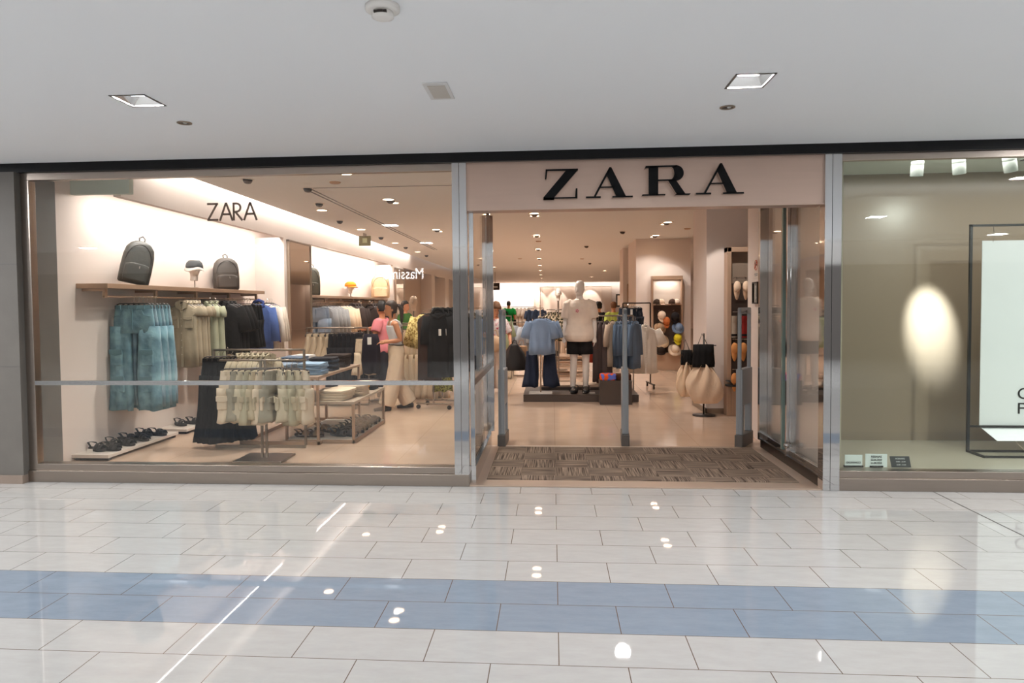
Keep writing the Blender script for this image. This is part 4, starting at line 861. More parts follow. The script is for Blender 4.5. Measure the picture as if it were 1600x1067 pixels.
D1 = g_top('blouse', 'blouse', .62, .19, YF, sleeve=.42, seed=3, depth=.06, spread=.14, sw=.10)
place(D1, 'pale yellow patterned wide sleeved blouse at the left of the tall chrome rack', -2.05, 4.75, 1.52, R(-25))
D2 = g_dress('dress', 'dress', 1.02, .15, YF, flare=.6, seed=2)
place(D2, 'pale yellow patterned long dress behind the dark brown dress', -1.98, 4.95, 1.48, R(-15))
DB = fabric(58, 42, 36)
D3 = g_top('dress', 'dress', 1.12, .18, DB, sleeve=0, seed=2, depth=.06, collar=True)
place(D3, 'dark brown sleeveless dress hanging left of the chrome upright', -1.90, 4.40, 1.52, R(8))
D4 = g_top('coat', 'coat', 1.06, .17, fabric(30, 28, 28), sleeve=.4, seed=5, depth=.06, spread=.03, hood=True, tagc=True)
row([D4], [(-1.76 + .07 * i, 4.38 + .05 * i, 1.55, R(14)) for i in range(4)], '%s black coat from the left on the tall chrome rack', 'black coats on the tall chrome rack')
D5 = g_dress('dress', 'dress', 1.10, .13, spotted('green_floral', (176, 176, 80), (90, 84, 40), 34, .46, .58), flare=.25, seed=4)
place(D5, 'green yellow patterned dress showing below the black coats', -1.74, 4.62, 1.45, R(10))
D6 = g_top('shirt', 'shirt', 1.0, .18, fabric(40, 33, 31), sleeve=.2, seed=1, depth=.06)
row([D6], [(-1.50 + .09 * i, 4.95 + .1 * i, 1.52, R(20)) for i in range(3)], '%s dark long top from the left behind the entrance post', 'dark long tops behind the entrance post')
t = thing('head_display', 'pale mannequin head rising above the tall chrome rack', 'mannequin head', (-2.78, 7.5, 0)); MB().tube([(0, 0, 0), (0, 0, 1.5)], .015).build('stem', SATIN, t); MB().lathe([(.18, 0), (.18, .015), (.02, .02)], n=20).build('base_plate', SATIN, t, smooth=True); head_form(t, 1.48, m=mat('mannequin_tan', lin(212, 184, 160), .4))
frame_rack('', 'metal rack of cream trousers further back at the left', (-2.9, 7.3, 0), .5, 1.2)
row([NP], [(-3.3 + .16 * i, 7.3, 1.2, R(40)) for i in range(5)], '%s pair of cream trousers from the left on the further metal rack', 'cream trousers on the further rack')
# racks seen through the glass by the left door
frame_rack('', 'metal rack of pale clothes seen behind the left glass door', (-1.35, 8.6, 0), .45, 1.35)
PJ = g_top('jacket', 'jacket', .8, .19, fabric(96, 108, 128), sleeve=.45, seed=2, depth=.06)
row([PJ], [(-1.72 + .17 * i, 8.6, 1.35, R(40)) for i in range(3)], '%s blue jacket from the left on the rack behind the left glass door', 'blue jackets behind the left glass door')
PG = g_top('shirt', 'shirt', .7, .18, fabric(170, 180, 146), sleeve=.3, seed=3, depth=.05)
row([PG], [(-1.22 + .15 * i, 8.6, 1.35, R(40)) for i in range(2)], '%s sage green shirt from the left on the rack behind the left glass door', 'sage shirts behind the left glass door')

# ================================================================== ENTRANCE DISPLAY
DK = mat('dark_wood', lin(66, 54, 47), .35, vary=.1, stretch=(1, 6, 6)); TAN = mat('tan_step', lin(176, 150, 128), .4)
t = thing('display_plinth', 'low dark display platform in the middle of the shop entrance', 'platform', (-.50, 5.15, 0)); MB().box(0, 1.86, 0, 1.15, 0, .12).build('base', DK, t, bevel=.004)
t = thing('display_plinth', 'tan upper step standing on the back of the dark platform', 'platform', (-.22, 5.78, .12)); MB().box(0, 1.52, 0, .5, 0, .08).build('base', TAN, t, bevel=.004); MB().box(0, 1.52, -.002, .0, 0, .045).build('painted_gap_shade', DK, t)  # solid dark strip on the step front, painting the shade of a gap
t = thing('display_cube', 'dark square display cube at the right front of the platform', 'display block', (.72, 4.86, 0)); MB().box(0, .50, 0, .28, 0, .38).build('block', DK, t, bevel=.004)
t = thing('clothes_stand', 'single post stand with white base plate on the dark platform', 'clothes rack', (-.22, 5.35, .12))
MB().box(-.19, .19, -.13, .13, 0, .015).build('base_plate', mat('plate_white', lin(216, 208, 200), .3), t, bevel=.002)
MB().tube([(0, .02, .0), (0, .02, 1.46)], .011).build('post', BRZ, t, smooth=True)
mb = MB(); mb.tube([(0, .02, 1.40), (0, -.16, 1.40)], .007); mb.tube([(0, .02, 1.30), (0, .20, 1.30)], .007); mb.build('arm', BRZ, t)
BTOP = g_top('blouse', 'blouse', .66, .185, fabric(128, 146, 172, .15), sleeve=.24, seed=2, depth=.07, sw=.085, spread=.065, m2=fabric(112, 130, 156), amp=.02)
row([BTOP], [(-.22, 5.22, 1.43, 0), (-.16, 5.34, 1.43, R(-8))], '%s light blue short sleeved top from the front on the post stand', 'light blue tops on the post stand')
NAVY = fabric(40, 46, 62)
BP = g_pants('navy_trousers', 'trousers', .74, .17, NAVY, flare=.55, seed=2, depth=.06, rise=.2, gap=.05)
place(BP, 'wide navy flared trousers below the light blue tops on the post stand', -.22, 5.48, 1.06)
# small things
RM = mat('rubber_sole', lin(40, 34, 32), .7)
fr = folded('folded_sweater', 'sweater', .26, .2, .10, spotted('orange_pattern', (228, 92, 40), (96, 110, 190), 9, .5, .52), 3)
row([fr], [(.85, 4.98, .38, 0)], 'orange folded sweater with blue pattern on the dark cube', None)
fb = folded('folded_sweater', 'sweater', .24, .2, .095, fabric(74, 44, 28), 5)
row([fb], [(1.10, 5.0, .38, 0)], 'dark brown folded sweater on the dark cube beside the orange one', None)
tag(MB().box(-.07, .07, -.05, .05, 0, .008).build('price_plate', PLM, loc=(.60, 5.35, .12)), 'white price plate beside the mannequin sandals on the platform', 'price card')
# garment rack behind the mannequin
frame_rack('', 'metal rack of hanging clothes right of the mannequin', (.96, 6.05, 0), .42, 1.38)
specs = [('shirt', .70, (92, 84, 84), .5, 1), ('dress', .78, (226, 96, 74), 0, 2), ('long_dress', 1.12, (92, 80, 78), 0, 3), ('long_dress', 1.14, (84, 72, 70), 0, 4), ('long_dress', 1.12, (98, 86, 84), 0, 5), ('shirt_dress', .85, (206, 184, 162), .35, 6), ('denim_shirt', .86, (86, 102, 122), .5, 1), ('denim_shirt', .88, (96, 112, 132), .5, 2)]
pp = []
for n, L, c, sl, sd in specs: pp.append(g_top(n, 'dress' if 'dress' in n else 'shirt', L, .15, fabric(*c), sleeve=sl, seed=sd, depth=.05, spread=.05, sw=.07))
X0 = .60
def one(p, i, lb, grp=None): row([p], [(X0 + .095 * i, 6.0, 1.36, R(50))], lb, grp)
one(pp[0], 0, 'dark grey top first from the left on the rack right of the mannequin'); one(pp[1], 1, 'coral red top on the rack right of the mannequin')
row(pp[2:5], [(X0 + .17 + .075 * i, 6.0, 1.36, R(58)) for i in range(3)], '%s long charcoal dress from the left on the rack right of the mannequin', 'long charcoal dresses')
one(pp[5], 4.4, 'beige shirt dress on the rack right of the mannequin')
row(pp[6:8], [(X0 + .50 + .062 * i, 5.98, 1.36, R(72 - 3 * i)) for i in range(5)] + [(X0 + .79, 5.88, 1.36, R(56))], '%s denim shirt from the left on the rack right of the mannequin', 'denim shirts on the rack')
WS = g_top('shirt', 'shirt', .92, .21, fabric(234, 222, 208, .06), sleeve=.24, seed=2, collar='shirt', placket=True, depth=.05, sw=.10, spread=.11)
frame_rack('', 'two level metal rack on castors behind the middle security gate', (1.56, 7.05, 0), .26, 1.60, wheels=True, rz=R(6), m=DARKM)
row([WS], [(1.66, 6.60, 1.24, R(2)), (1.54, 6.72, 1.24, R(6))], '%s white open collar shirt from the front on the two level rack', 'white shirts on the two level rack')
SN = g_pants('denim_shorts', 'shorts', .42, .17, fabric(50, 56, 68), seed=2, rise=.2, tagc=True)
row([SN], [(1.38, 6.95, 1.60, 0), (1.46, 7.05, 1.60, R(6)), (1.52, 7.15, 1.60, R(10))], '%s dark denim shorts from the front on the upper bar of the two level rack', 'dark denim shorts on the two level rack')

# ---------------------------------------------------------------- cap niche
t = thing('cap_display', 'tall wall unit with bronze frame full of caps and hats', 'display unit', (2.35, 10.55, 0))
mb = MB(); mb.box(0, .035, 0, .19, 0, 2.16); mb.box(.69, .725, 0, .19, 0, 2.16); mb.box(0, .725, -.01, .19, 2.16, 2.25); mb.build('frame', BRZ, t, bevel=.004)
MB().box(.035, .69, .0, .17, 0, .42).build('base_panel', BRZ, t, bevel=.003)
MB().box(.035, .69, .16, .18, 1.55, 2.16).build('back_panel', mat('pale_panel', lin(226, 210, 196), .5), t); MB().box(.035, .69, .16, .18, .42, 1.55).build('dark_back_panel', mat('brown_panel', lin(84, 66, 56), .5), t)
MB().box(.035, .69, .0, .16, 1.545, 1.575).build('shelf', BRZ, t)
mb = MB(); [mb.tube([(x, .16, z), (x, -.03, z + .01)], .006) for x in (.18, .52) for z in (1.42, 1.16, .92, .68)]; mb.build('peg', BRZ, t)
light('niche_strip', 'AREA', (2.71, 10.60, 2.14), 2.5, WW, rot=(0, 0, 0), shape='RECTANGLE', size=.5, size_y=.05)
def hat(label, x, z, c, r=.11, wide=0.0, rx=0, rz=0, c2=None, y=10.5, gr='caps and hats of the wall unit', nm='cap'):
    t = thing(nm, label, 'hat' if wide else 'cap', (x, y, z), 0, gr); cap(t, 0, fabric(*c), r, wide=wide, m2=fabric(*(c2 or c)), bill=not wide); t.rotation_euler = (R(rx), 0, R(rz)); return t
for i, (x, c, c2) in enumerate([(2.46, (70, 56, 48), None), (2.56, (226, 200, 176), None), (2.82, (80, 60, 50), None), (2.92, (236, 214, 196), (120, 84, 60))]):
    hat(['small dark brown cap at the left of the top cap shelf', 'cream cap at the left of the top cap shelf', 'dark cap behind the white cap on the top cap shelf', 'white cap with brown bill at the right of the top cap shelf'][i], x, 1.58, c, .085, rz=40 - 30 * (i % 2), c2=c2)
for x, z, c, w, lb in [(2.56, 1.30, (236, 210, 188), 0, 'cream cap hanging on the upper left peg of the cap unit'), (2.87, 1.27, (40, 36, 38), 0, 'black cap hanging on the upper right peg of the cap unit'),
    (2.66, 1.16, (196, 110, 62), 0, 'rust orange cap hanging behind the upper pegs'), (2.53, 1.02, (166, 136, 108), .05, 'tan bucket hat hanging on the second left peg'), (2.95, 1.02, (120, 140, 170), .05, 'blue denim bucket hat on the second right peg'),
    (2.56, .72, (206, 178, 148), .09, 'wide brimmed beige hat on the third left peg'), (2.93, .76, (206, 188, 50), 0, 'yellow cap on the third right peg'), (2.54, .50, (52, 42, 38), .04, 'dark bucket hat on the lowest left peg'), (2.87, .50, (228, 204, 180), .06, 'cream bucket hat on the lowest right peg')]:
    hat(lb, x, z, c, .095, w, rx=55, rz=8, nm='bucket_hat' if w else 'cap', y=10.44)
# ---------------------------------------------------------------- tote stand
t = thing('bag_stand', 'dark post stand with round foot holding drawstring bags', 'stand', (2.10, 3.84, 0))
MB().lathe([(.155, 0), (.155, .012), (.02, .02)], n=32).build('base_plate', DARKM, t, smooth=True); MB().tube([(0, 0, .0), (0, 0, 1.16)], .012).build('post', DARKM, t, smooth=True)
mb = MB(); mb.tube([(-.14, 0, .99), (.17, 0, .99)], .008); mb.build('arm', DARKM, t)
def sack(name, label, loc, w, h, d, m, mt, seed, top=.3, rz=0):
    t = thing(name, label, 'bag', loc, rz); n = 34; rs = []
    for u in [i / 12 for i in range(13)]:
        f = (math.sin(math.pi * (u * .86 + .12)) ** .55) * (1 - .28 * u); g = .03 * (1 if u > .05 else .3)
        rs.append([((w / 2 * f + g * (math.sin(3 * a + seed + 5 * u) * .8 + .5 * math.sin(8 * a + 3 * seed - 6 * u) * u)) * math.cos(a) + .03 * (1 - u) * math.sin(seed), (d / 2 * f + g * math.sin(7 * a + seed * 2 - 5 * u) * (.3 + u)) * math.sin(a), h * u) for a in [2 * math.pi * k / n for k in range(n)]])
    MB().rings(rs).build('bag_body', m, t, smooth=True)
    rs = [[((w * tw + .010 * math.sin(9 * a + seed)) * math.cos(a), (d * .25 + .010 * math.sin(11 * a)) * math.sin(a), z) for a in [2 * math.pi * k / n for k in range(n)]] for z, tw in ((h * .90, .26), (h * 1.0, .27), (h * 1.0 + top * .5, .25), (h + top, .24))]
    if top: MB().rings(rs).build('gathered_top', mt, t, smooth=True)
    MB().tube([(-w * .22, -d * .1, h + top * .5), (-.02, -d * .05, h + top + .15), (w * .2, -d * .1, h + top * .5)], .007).build('cord', DARKM, t, smooth=True)
BEI = fabric(224, 194, 166, .08)
sack('drawstring_bag', 'big beige drawstring bag with black gathered top on the post stand', (2.07, 3.74, .19), .56, .56, .22, BEI, BLK, 1.3, .26)
sack('drawstring_bag', 'narrower beige bag half hidden behind the big beige drawstring bag', (1.88, 3.92, .26), .30, .50, .18, fabric(214, 184, 154, .08), BLK, 2.9, .16)
# ---------------------------------------------------------------- shoe unit
t = thing('shoe_display', 'tall bronze framed wall unit with hanging slippers behind the right gate', 'display unit', (2.41, 3.80, 0))
mb = MB(); mb.box(0, .06, 0, .18, 0, 2.36); mb.box(.62, .68, 0, .18, 0, 2.36); mb.box(0, .68, 0, .18, 2.29, 2.36); mb.build('frame', BRZ, t, bevel=.006)
MB().box(.06, .62, .0, .17, 0, .42).build('base_panel', BRZ, t); MB().box(.06, .62, .15, .18, 1.86, 2.29).build('back_panel', mat('taupe_panel', lin(150, 132, 116), .5), t); MB().box(.06, .62, .15, .18, .42, 1.86).build('dark_back_panel', mat('brown_panel2', lin(70, 56, 48), .5), t)
for z in (1.93, 1.46, 1.08, .66): MB().tube([(.06, -.06, z), (.62, -.06, z)], .008).build('rail', CHROME, t)
def slipper(label, x, z, c, cs, gr, rz=0):
    t = thing('slipper', label, 'slipper', (x, 3.72, z), R(rz), gr); n = 24
    prof = [(( .040 + .010 * math.sin(a)) * math.cos(a), .13 * math.sin(a)) for a in [2 * math.pi * k / n for k in range(n)]]
    MB().rings([[(x_ * f, y_, z_) for x_, z_ in prof] for y_, f in ((-.012, .94), (-.008, 1), (.008, 1), (.012, .94))]).build('sole', fabric(*cs), t, smooth=True)
    MB().ell((0, -.02, .055), .05, .04, .075, 14, 8).build('upper', fabric(*c), t, smooth=True)
    MB().tube([(0, 0, .12), (0, .0, .17), (0, .04, .185)], .005).build('hook', DARKM, t)
for i, (x, lb) in enumerate([(2.52, 'left one'), (2.64, 'right one')]):
    slipper('cream slipper on the top rail of the shoe unit, %s' % lb, x, 1.755, (236, 206, 178), (214, 180, 150), 'cream slippers'); 
    slipper('tan slipper on the third rail of the shoe unit, %s' % lb, x - .03, .905, (206, 140, 84), (214, 146, 88), 'tan slippers'); slipper('tan slipper on the lowest rail of the shoe unit, %s' % lb, x - .03, .485, (200, 134, 80), (210, 142, 86), 'tan slippers')
t = thing('towel_roll', 'dark red rolled cloth on the second level of the shoe unit', 'cloth', (2.66, 3.86, 1.10)); MB().tube([(0, 0, 0), (0, 0, .30)], .07, 14).build('roll', fabric(126, 34, 30), t); MB().tube([(0, 0, .02), (0, 0, .05)], .073, 14).build('band', BLK, t)
t = thing('towel_roll', 'pale rolled cloth left of the dark red roll in the shoe unit', 'cloth', (2.50, 3.86, 1.10)); MB().tube([(0, 0, 0), (0, 0, .30)], .06, 14).build('roll', fabric(176, 158, 140), t); MB().tube([(0, 0, .02), (0, 0, .05)], .063, 14).build('band', BLK, t)
row([SD], [(2.5, 3.74, .42, R(80)), (2.62, 3.74, .42, R(80))], '%s black sandal from the left at the foot of the shoe unit', 'black sandals in the shoe unit')

# ================================================================== DEEP BACKGROUND
def simple_rack(label, x, y, w, h, n, c, glabel, grp, L=.8, kind='top', rz=0, hw=.17):
    frame_rack('', label, (x, y, 0), w, h)
    p = g_top('garment', 'clothes', L, hw, fabric(*c), sleeve=.3, seed=n, depth=.07) if kind == 'top' else g_pants('garment', 'trousers', L, hw * .9, fabric(*c), seed=n)
    row([p], [(x - w * .85 + 1.7 * w * i / max(1, n - 1), y, h, R(50)) for i in range(n)], glabel, grp)
simple_rack('long rack of white clothes near the back wall', -2.0, 27, 1.2, 1.5, 12, (226, 208, 192), '%s white garment from the left on the long rack by the back wall', 'white clothes by the back wall', .95)
simple_rack('rack with dark blue jackets near the back wall', -.75, 24, .35, 1.45, 3, (70, 82, 104), '%s dark blue garment from the left near the back wall', 'dark blue clothes near the back wall', .95)
simple_rack('rack of grey shirts behind the light blue tops', -.62, 9.2, .28, 1.2, 3, (176, 178, 184), '%s grey shirt from the left behind the light blue tops', 'grey shirts behind the light blue tops', .75)
simple_rack('rack of mixed grey clothes left of the man in green', -2.35, 17, .5, 1.5, 5, (150, 148, 152), '%s grey garment from the left beside the man in green', 'grey clothes beside the man in green', 1.0)
LEAF = spotted('leaf_print', (196, 176, 150), (60, 58, 44), 26, .48, .52)
p = g_top('patterned_shirt', 'shirt', .62, .2, LEAF, sleeve=.24, seed=2, depth=.07, collar='shirt')
t_rack('post rack with leaf patterned shirts left of the mannequin', (.08, 7.9, 0), .22, 1.48)
row([p], [(-.06 + .13 * i, 7.9, 1.47, R(20)) for i in range(3)], '%s leaf patterned shirt from the left beside the mannequin', 'leaf patterned shirts')
steel_table('low display table behind the mannequin, the nearer one', -.25, .75, 9.0, 9.9, .45, False); steel_table('low display table behind the mannequin, the further one', -.2, .9, 11.4, 12.6, .72, False)
f1 = folded('folded_clothes', 'clothes', .34, .34, .06, fabric(206, 160, 112), 4); pile([f1], .22, 11.7, .72, 5, .06, '%s tan folded garment from the bottom on the further low table', 'tan folded clothes')
f2 = folded('folded_clothes', 'clothes', .3, .3, .05, fabric(54, 46, 44), 4); pile([f2], -.05, 9.3, .45, 2, .05, '%s dark folded garment from the bottom on the nearer low table', 'dark folded clothes, nearer table'); 
f3 = folded('folded_clothes', 'clothes', .3, .3, .05, fabric(222, 200, 180), 4); pile([f3], .42, 9.35, .45, 3, .05, '%s cream folded garment from the bottom on the nearer low table', 'cream folded clothes, nearer table')
simple_rack('rack of pale trousers behind the mannequin legs', .35, 13.5, .5, 1.0, 5, (214, 190, 168), '%s pale trousers from the left behind the mannequin', 'pale trousers behind the mannequin', .85, 'p')
simple_rack('rack of dark clothes far behind the left door', -3.2, 15, .6, 1.45, 6, (60, 54, 54), '%s dark garment from the left far behind the left door', 'dark clothes far behind the left door', .9)
simple_rack('rack of white clothes in the opening right of the cap unit', 3.72, 9.3, .3, 1.45, 3, (232, 220, 208), '%s white garment from the left in the opening right of the cap unit', 'white clothes right of the cap unit', .9)
t = thing('mannequin_bust', 'small white mannequin head far behind the big mannequin', 'mannequin head', (.12, 10.6, 0)); MB().tube([(0, 0, 0), (0, 0, 1.72)], .02).build('stem', SATIN, t); MB().lathe([(.2, 0), (.2, .02), (.02, .03)], n=20).build('base_plate', SATIN, t); head_form(t, 1.68)
t = thing('mirror', 'narrow bronze framed mirror on the pier behind the two level rack', 'mirror', (2.06, 13.25, 1.2))
mb = MB(); mb.box(0, .04, 0, .04, 0, .95); mb.box(.32, .36, 0, .04, 0, .95); mb.box(0, .36, 0, .04, .91, .95); mb.build('frame', BRZ, t, bevel=.003); MB().box(.04, .32, .01, .03, 0, .91).build('glass', MIRROR, t)
t = thing('picture_frame', 'small square dark framed picture far behind the lime shirt', 'picture frame', (2.05, 16.5, 1.5)); mb = MB(); mb.box(0, .42, 0, .04, 0, .42); mb.build('frame', DARKM, t); MB().box(.05, .37, -.005, 0, .05, .37).build('print', mat('picture_tan', lin(178, 150, 128), .6), t); MB().tube([(.21, .02, .42), (.21, .02, 1.65)], .006).build('hanging_wire', SATIN, t)
# ================================================================== PEOPLE
SKIN = lambda r, g, b: mat('skin_%d_%d_%d' % (r, g, b), lin(r, g, b), .5, spec=.35, vary=.05)
def limb(mb, pts, rad, n=12): 
    P, Q = [], []
    for i in range(len(pts) - 1):
        a, b = Vector(pts[i]), Vector(pts[i + 1])
        for k in range(5): P.append(a.lerp(b, k / 5)); Q.append(rad[i] * (1 - k / 5) + rad[i + 1] * k / 5 + (.006 * math.sin(math.pi * k / 5)))
    P.append(Vector(pts[-1])); Q.append(rad[-1]); mb.tube(P, Q, n, up=(.13, .99, .05))
def hand(mb, w, d, side, curl=.5):
    """palm, four unequal bent fingers and a thumb; w wrist point, d direction of the hand"""
    w = Vector(w); d = Vector(d).normalized(); lat = Vector((0, 1, 0)) if abs(d.y) < .8 else Vector((1, 0, 0)); lat = (lat - d * lat.dot(d)).normalized(); nor = d.cross(lat) * side
    mb.tube([w - d * .01, w + d * .03, w + d * .075], [(.020, .024), (.016, .036), (.013, .038)], 12, up=tuple(nor))
    for i, L in enumerate((.062, .072, .068, .052)):
        b = w + d * .072 + lat * (.027 - .018 * i)
        p1 = b + d * L * .45 + nor * -.10 * L * curl; p2 = p1 + (d * (1 - curl * .6) - nor * curl).normalized() * L * .32; p3 = p2 + (d * (1 - curl) - nor * curl * 1.5).normalized() * L * .25
        mb.tube([b, p1, p2, p3], [.0088, .0085, .008, .0065], 8)
    b = w + d * .02 + lat * .028; mb.tube([b, b + d * .03 + lat * .025, b + d * .058 + lat * .030 - nor * .012], [.011, .010, .008], 8)
def person(name, label, loc, rz, skin, J, hairf=None, face=True, cat='person', vox=.0085, H=1.0):
    """J: pose, joints in metres in the figure's own frame, facing -y"""
    t = thing(name, label, cat, loc, rz); t.scale = (H, H, H)
    lx, ly = J.get('lean', (0, 0)); sh = J.get('hip', (0, 0))
    def tp(z): # torso axis offset
        u = max(0, (z - .95) / .5); return (sh[0] * (1 if z < 1.1 else .6) + lx * u, sh[1] + ly * u)
    mb = MB(); f = J.get('fem', 0)
    rows = [(.79, .09, .07), (.84, .150 + .01 * f, .095), (.90, .168 + .012 * f, .108), (.97, .158, .100), (1.06, .132 - .008 * f, .086), (1.16, .138 - .008 * f, .090), (1.26, .160 - .012 * f, .104), (1.34, .170 - .016 * f, .098), (1.40, .158 - .018 * f, .078), (1.435, .110, .060), (1.46, .062, .052), (1.52, .050, .052)]
    mb.rings([[(tp(z)[0] + a * math.cos(q), tp(z)[1] + b * math.sin(q), z) for q in [2 * math.pi * k / 20 for k in range(20)]] for z, a, b in rows])
    hx, hy = tp(1.5); T = Matrix.Translation((hx, hy, 1.50)) @ Matrix.Rotation(R(J.get('hyaw', 0)), 4, 'Z') @ Matrix.Rotation(R(J.get('hpitch', 0)), 4, 'X')
    def hp(p): return tuple(T @ Vector((p[0], p[1], p[2] - 1.50)))
    hd = MB(); hd.rings([[hp((a * math.cos(q), cy + b * math.sin(q), z)) for q in [2 * math.pi * k / 20 for k in range(20)]] for z, a, b, cy in ((1.44, .046, .05, .01), (1.50, .047, .055, .005), (1.535, .052, .074, -.012), (1.57, .064, .090, -.012), (1.62, .072, .096, -.006), (1.67, .074, .097, .0), (1.71, .068, .088, .004), (1.74, .048, .062, .006), (1.752, .02, .026, .008))])
    hd.tube([hp((0, -.094, 1.632)), hp((0, -.112, 1.600)), hp((0, -.118, 1.590)), hp((0, -.098, 1.582))], [.008, .012, .014, .010], 8)
    for s in (-1, 1): hd.ell(hp((s * .074, .004, 1.612)), .010, .020, .030, 10, 6)
    hd.ell(hp((0, -.088, 1.535)), .026, .018, .018, 10, 6)
    mb.v, base = mb.v, len(mb.v); mb.v += hd.v; mb.f += [tuple(i + base for i in q) for q in hd.f]; mb.m += hd.m
    sx, sy = tp(1.39); S = {s: (sx + s * (.172 - .02 * f), sy, 1.385) for s in (-1, 1)}
    A = {1: J['la'], -1: J['ra']}; L = {1: J['ll'], -1: J['rl']}; k = 1 - .12 * f
    for s in (-1, 1):
        e, w, hdir = A[s]; limb(mb, [(S[s][0] - s * .03, S[s][1], S[s][2]), S[s], e, w], [.05 * k, .052 * k, .038 * k, .026 * k]); hand(mb, w, hdir, s, J.get('curl', .5))
        kn, an = L[s]; hipx, hipy = tp(.9); limb(mb, [(hipx + s * .082, hipy, .90), kn, an], [.088, .056, .038])
        toe = J.get('toe', {}).get(s, (0, -1)); mb.tube([(an[0] - toe[0] * .05, an[1] - toe[1] * .05, max(an[2] - .05, .03)), (an[0], an[1], max(an[2] - .04, .04)), (an[0] + toe[0] * .10, an[1] + toe[1] * .10, max(an[2] - .055, .028)), (an[0] + toe[0] * .17, an[1] + toe[1] * .17, max(an[2] - .065, .018))], [(.03, .028), (.038, .036), (.042, .025), (.030, .016)], 12)
    remesh(mb.build('body', skin, t), vox, 3)
    if face:
        e = MB(); b = MB()
        for s in (-1, 1): e.ell(hp((s * .030, -.092, 1.632)), .012, .006, .006, 10, 6); b.tube([hp((s * .016, -.100, 1.650)), hp((s * .032, -.099, 1.656)), hp((s * .048, -.088, 1.650))], .0035, 6)
        e.build('eyes', mat('eye_dark', lin(46, 34, 28), .3), t, smooth=True)
        if face != 'm': b.build('eyebrows', mat('brow_brown', lin(62, 44, 34), .8), t)
        l = MB(); l.ell(hp((0, -.098, 1.562)), .022, .008, .007, 12, 6); l.build('lips', mat('lip_rose', lin(176, 104, 90), .5) if face != 'm' else skin, t, smooth=True)
    def cloth_torso(nm, m, z0, z1, ex, sleeve, bulk=1.0, fl=0.0):
        c = MB(); rr = [(z, a, b) for z, a, b in rows if z0 - .001 <= z <= z1 + .001]
        def ia(z):
            for (za, aa, ba), (zb, ab, bb) in zip(rows, rows[1:]):
                if za <= z <= zb: u = (z - za) / (zb - za); return aa + (ab - aa) * u, ba + (bb - ba) * u
            return rows[-1][1:]
        zs = sorted(set([z0, z1] + [z for z, _, _ in rr])); n = 28
        c.rings([[(tp(z)[0] + ((a + ex + fl * max(0, 1.25 - z)) * bulk + .004 * math.sin(5 * q + 8 * z)) * math.cos(q), tp(z)[1] + ((b + ex + fl * max(0, 1.25 - z)) * bulk + .005 * math.sin(6 * q + 9 * z)) * math.sin(q), z) for q in [2 * math.pi * k / n for k in range(n)]] for z in zs for a, b in (ia(z),)])
        for s in (-1, 1):
            if sleeve:
                e, w, _ = A[s]; a = Vector(S[s]); e = Vector(e); b = a.lerp(e, min(1, sleeve)); pts = [(a.x - s * .05, a.y, a.z - .01), tuple(a), tuple(b)]; rd = [.062, .066 + ex, .062 + ex]
                if sleeve > 1: pts.append(tuple(e.lerp(Vector(w), sleeve - 1))); rd.append(.045 + ex)
                limb(c, pts, rd)
        o = remesh(c.build(nm, m, t), .010, 3); return o
    def cloth_legs(nm, m, zend, w0=.02, w1=.03, zt=1.0, mid=None):
        c = MB(); n = 26
        rr = [(.80, .11, .09), (.86, .162, .105), (.92, .172, .112), (zt, .150, .098)]
        c.rings([[(tp(z)[0] + (a + w0) * math.cos(q), tp(z)[1] + (b + w0) * math.sin(q), z) for q in [2 * math.pi * k / n for k in range(n)]] for z, a, b in rr])
        for s in (-1, 1):
            kn, an = Vector(L[s][0]), Vector(L[s][1]); hpnt = Vector((tp(.9)[0] + s * .085, tp(.9)[1], .90))
            if zend > kn.z: u = (.90 - zend) / (.90 - kn.z); pts = [hpnt, hpnt.lerp(kn, u)]; rd = [.10 + w0 * .5, .082 + w1]
            else: u = (kn.z - zend) / max(.01, kn.z - an.z); pts = [hpnt, kn, kn.lerp(an, min(1.0, u))]; rd = [.10 + w0 * .5, (.068 + (w0 + w1) * .5) if mid is None else mid, .048 + w1]
            limb(c, [tuple(p) for p in pts], rd, 16)
        return remesh(c.build(nm, m, t), .011, 3)
    def hair(m, style):
        h = MB(); n = 22
        back = {'short': 1.575, 'curly': 1.56, 'long': 1.55}[style]; g = .010 if style != 'curly' else .026
        rs = []
        for i in range(9):
            u = i / 8; z = back + (1.752 + g - back) * u
            for (za, aa, ba, ca), (zb, ab, bb, cb) in zip([(1.50, .047, .055, .005), (1.57, .064, .090, -.012), (1.62, .072, .096, -.006), (1.67, .074, .097, .0), (1.71, .068, .088, .004), (1.74, .048, .062, .006)], [(1.57, .064, .090, -.012), (1.62, .072, .096, -.006), (1.67, .074, .097, .0), (1.71, .068, .088, .004), (1.74, .048, .062, .006), (1.80, .01, .01, .008)]):
                if za <= z <= zb: v = (z - za) / (zb - za); a, b, c = aa + (ab - aa) * v, ba + (bb - ba) * v, ca + (cb - ca) * v
            r = []
            for k in range(n):
                q = 2 * math.pi * k / n; x = (a + g) * math.cos(q); y = c + (b + g) * math.sin(q)
                if z < 1.685 and y < -.01: y = -.01 + (y + .01) * (.0 if z < 1.66 else .6)
                if style == 'curly': x += .007 * math.sin(7 * q + 40 * z); y += .007 * math.cos(9 * q + 50 * z)
                r.append(hp((x, y, z)))
            rs.append(r)
        h.rings(rs)
        if style == 'long':
            h.tube([hp((0, .10, 1.68)), hp((.0, .14, 1.66)), hp((.0, .165, 1.58)), hp((.0, .15, 1.46)), hp((0, .14, 1.36))], [.025, .032, .036, .030, .008], 12)
            h.tube([hp((.045, .02, 1.60)), hp((.06, .0, 1.54)), hp((.05, -.01, 1.47))], [.02, .016, .006], 8)
        return h.build('hair', m, t, smooth=True)
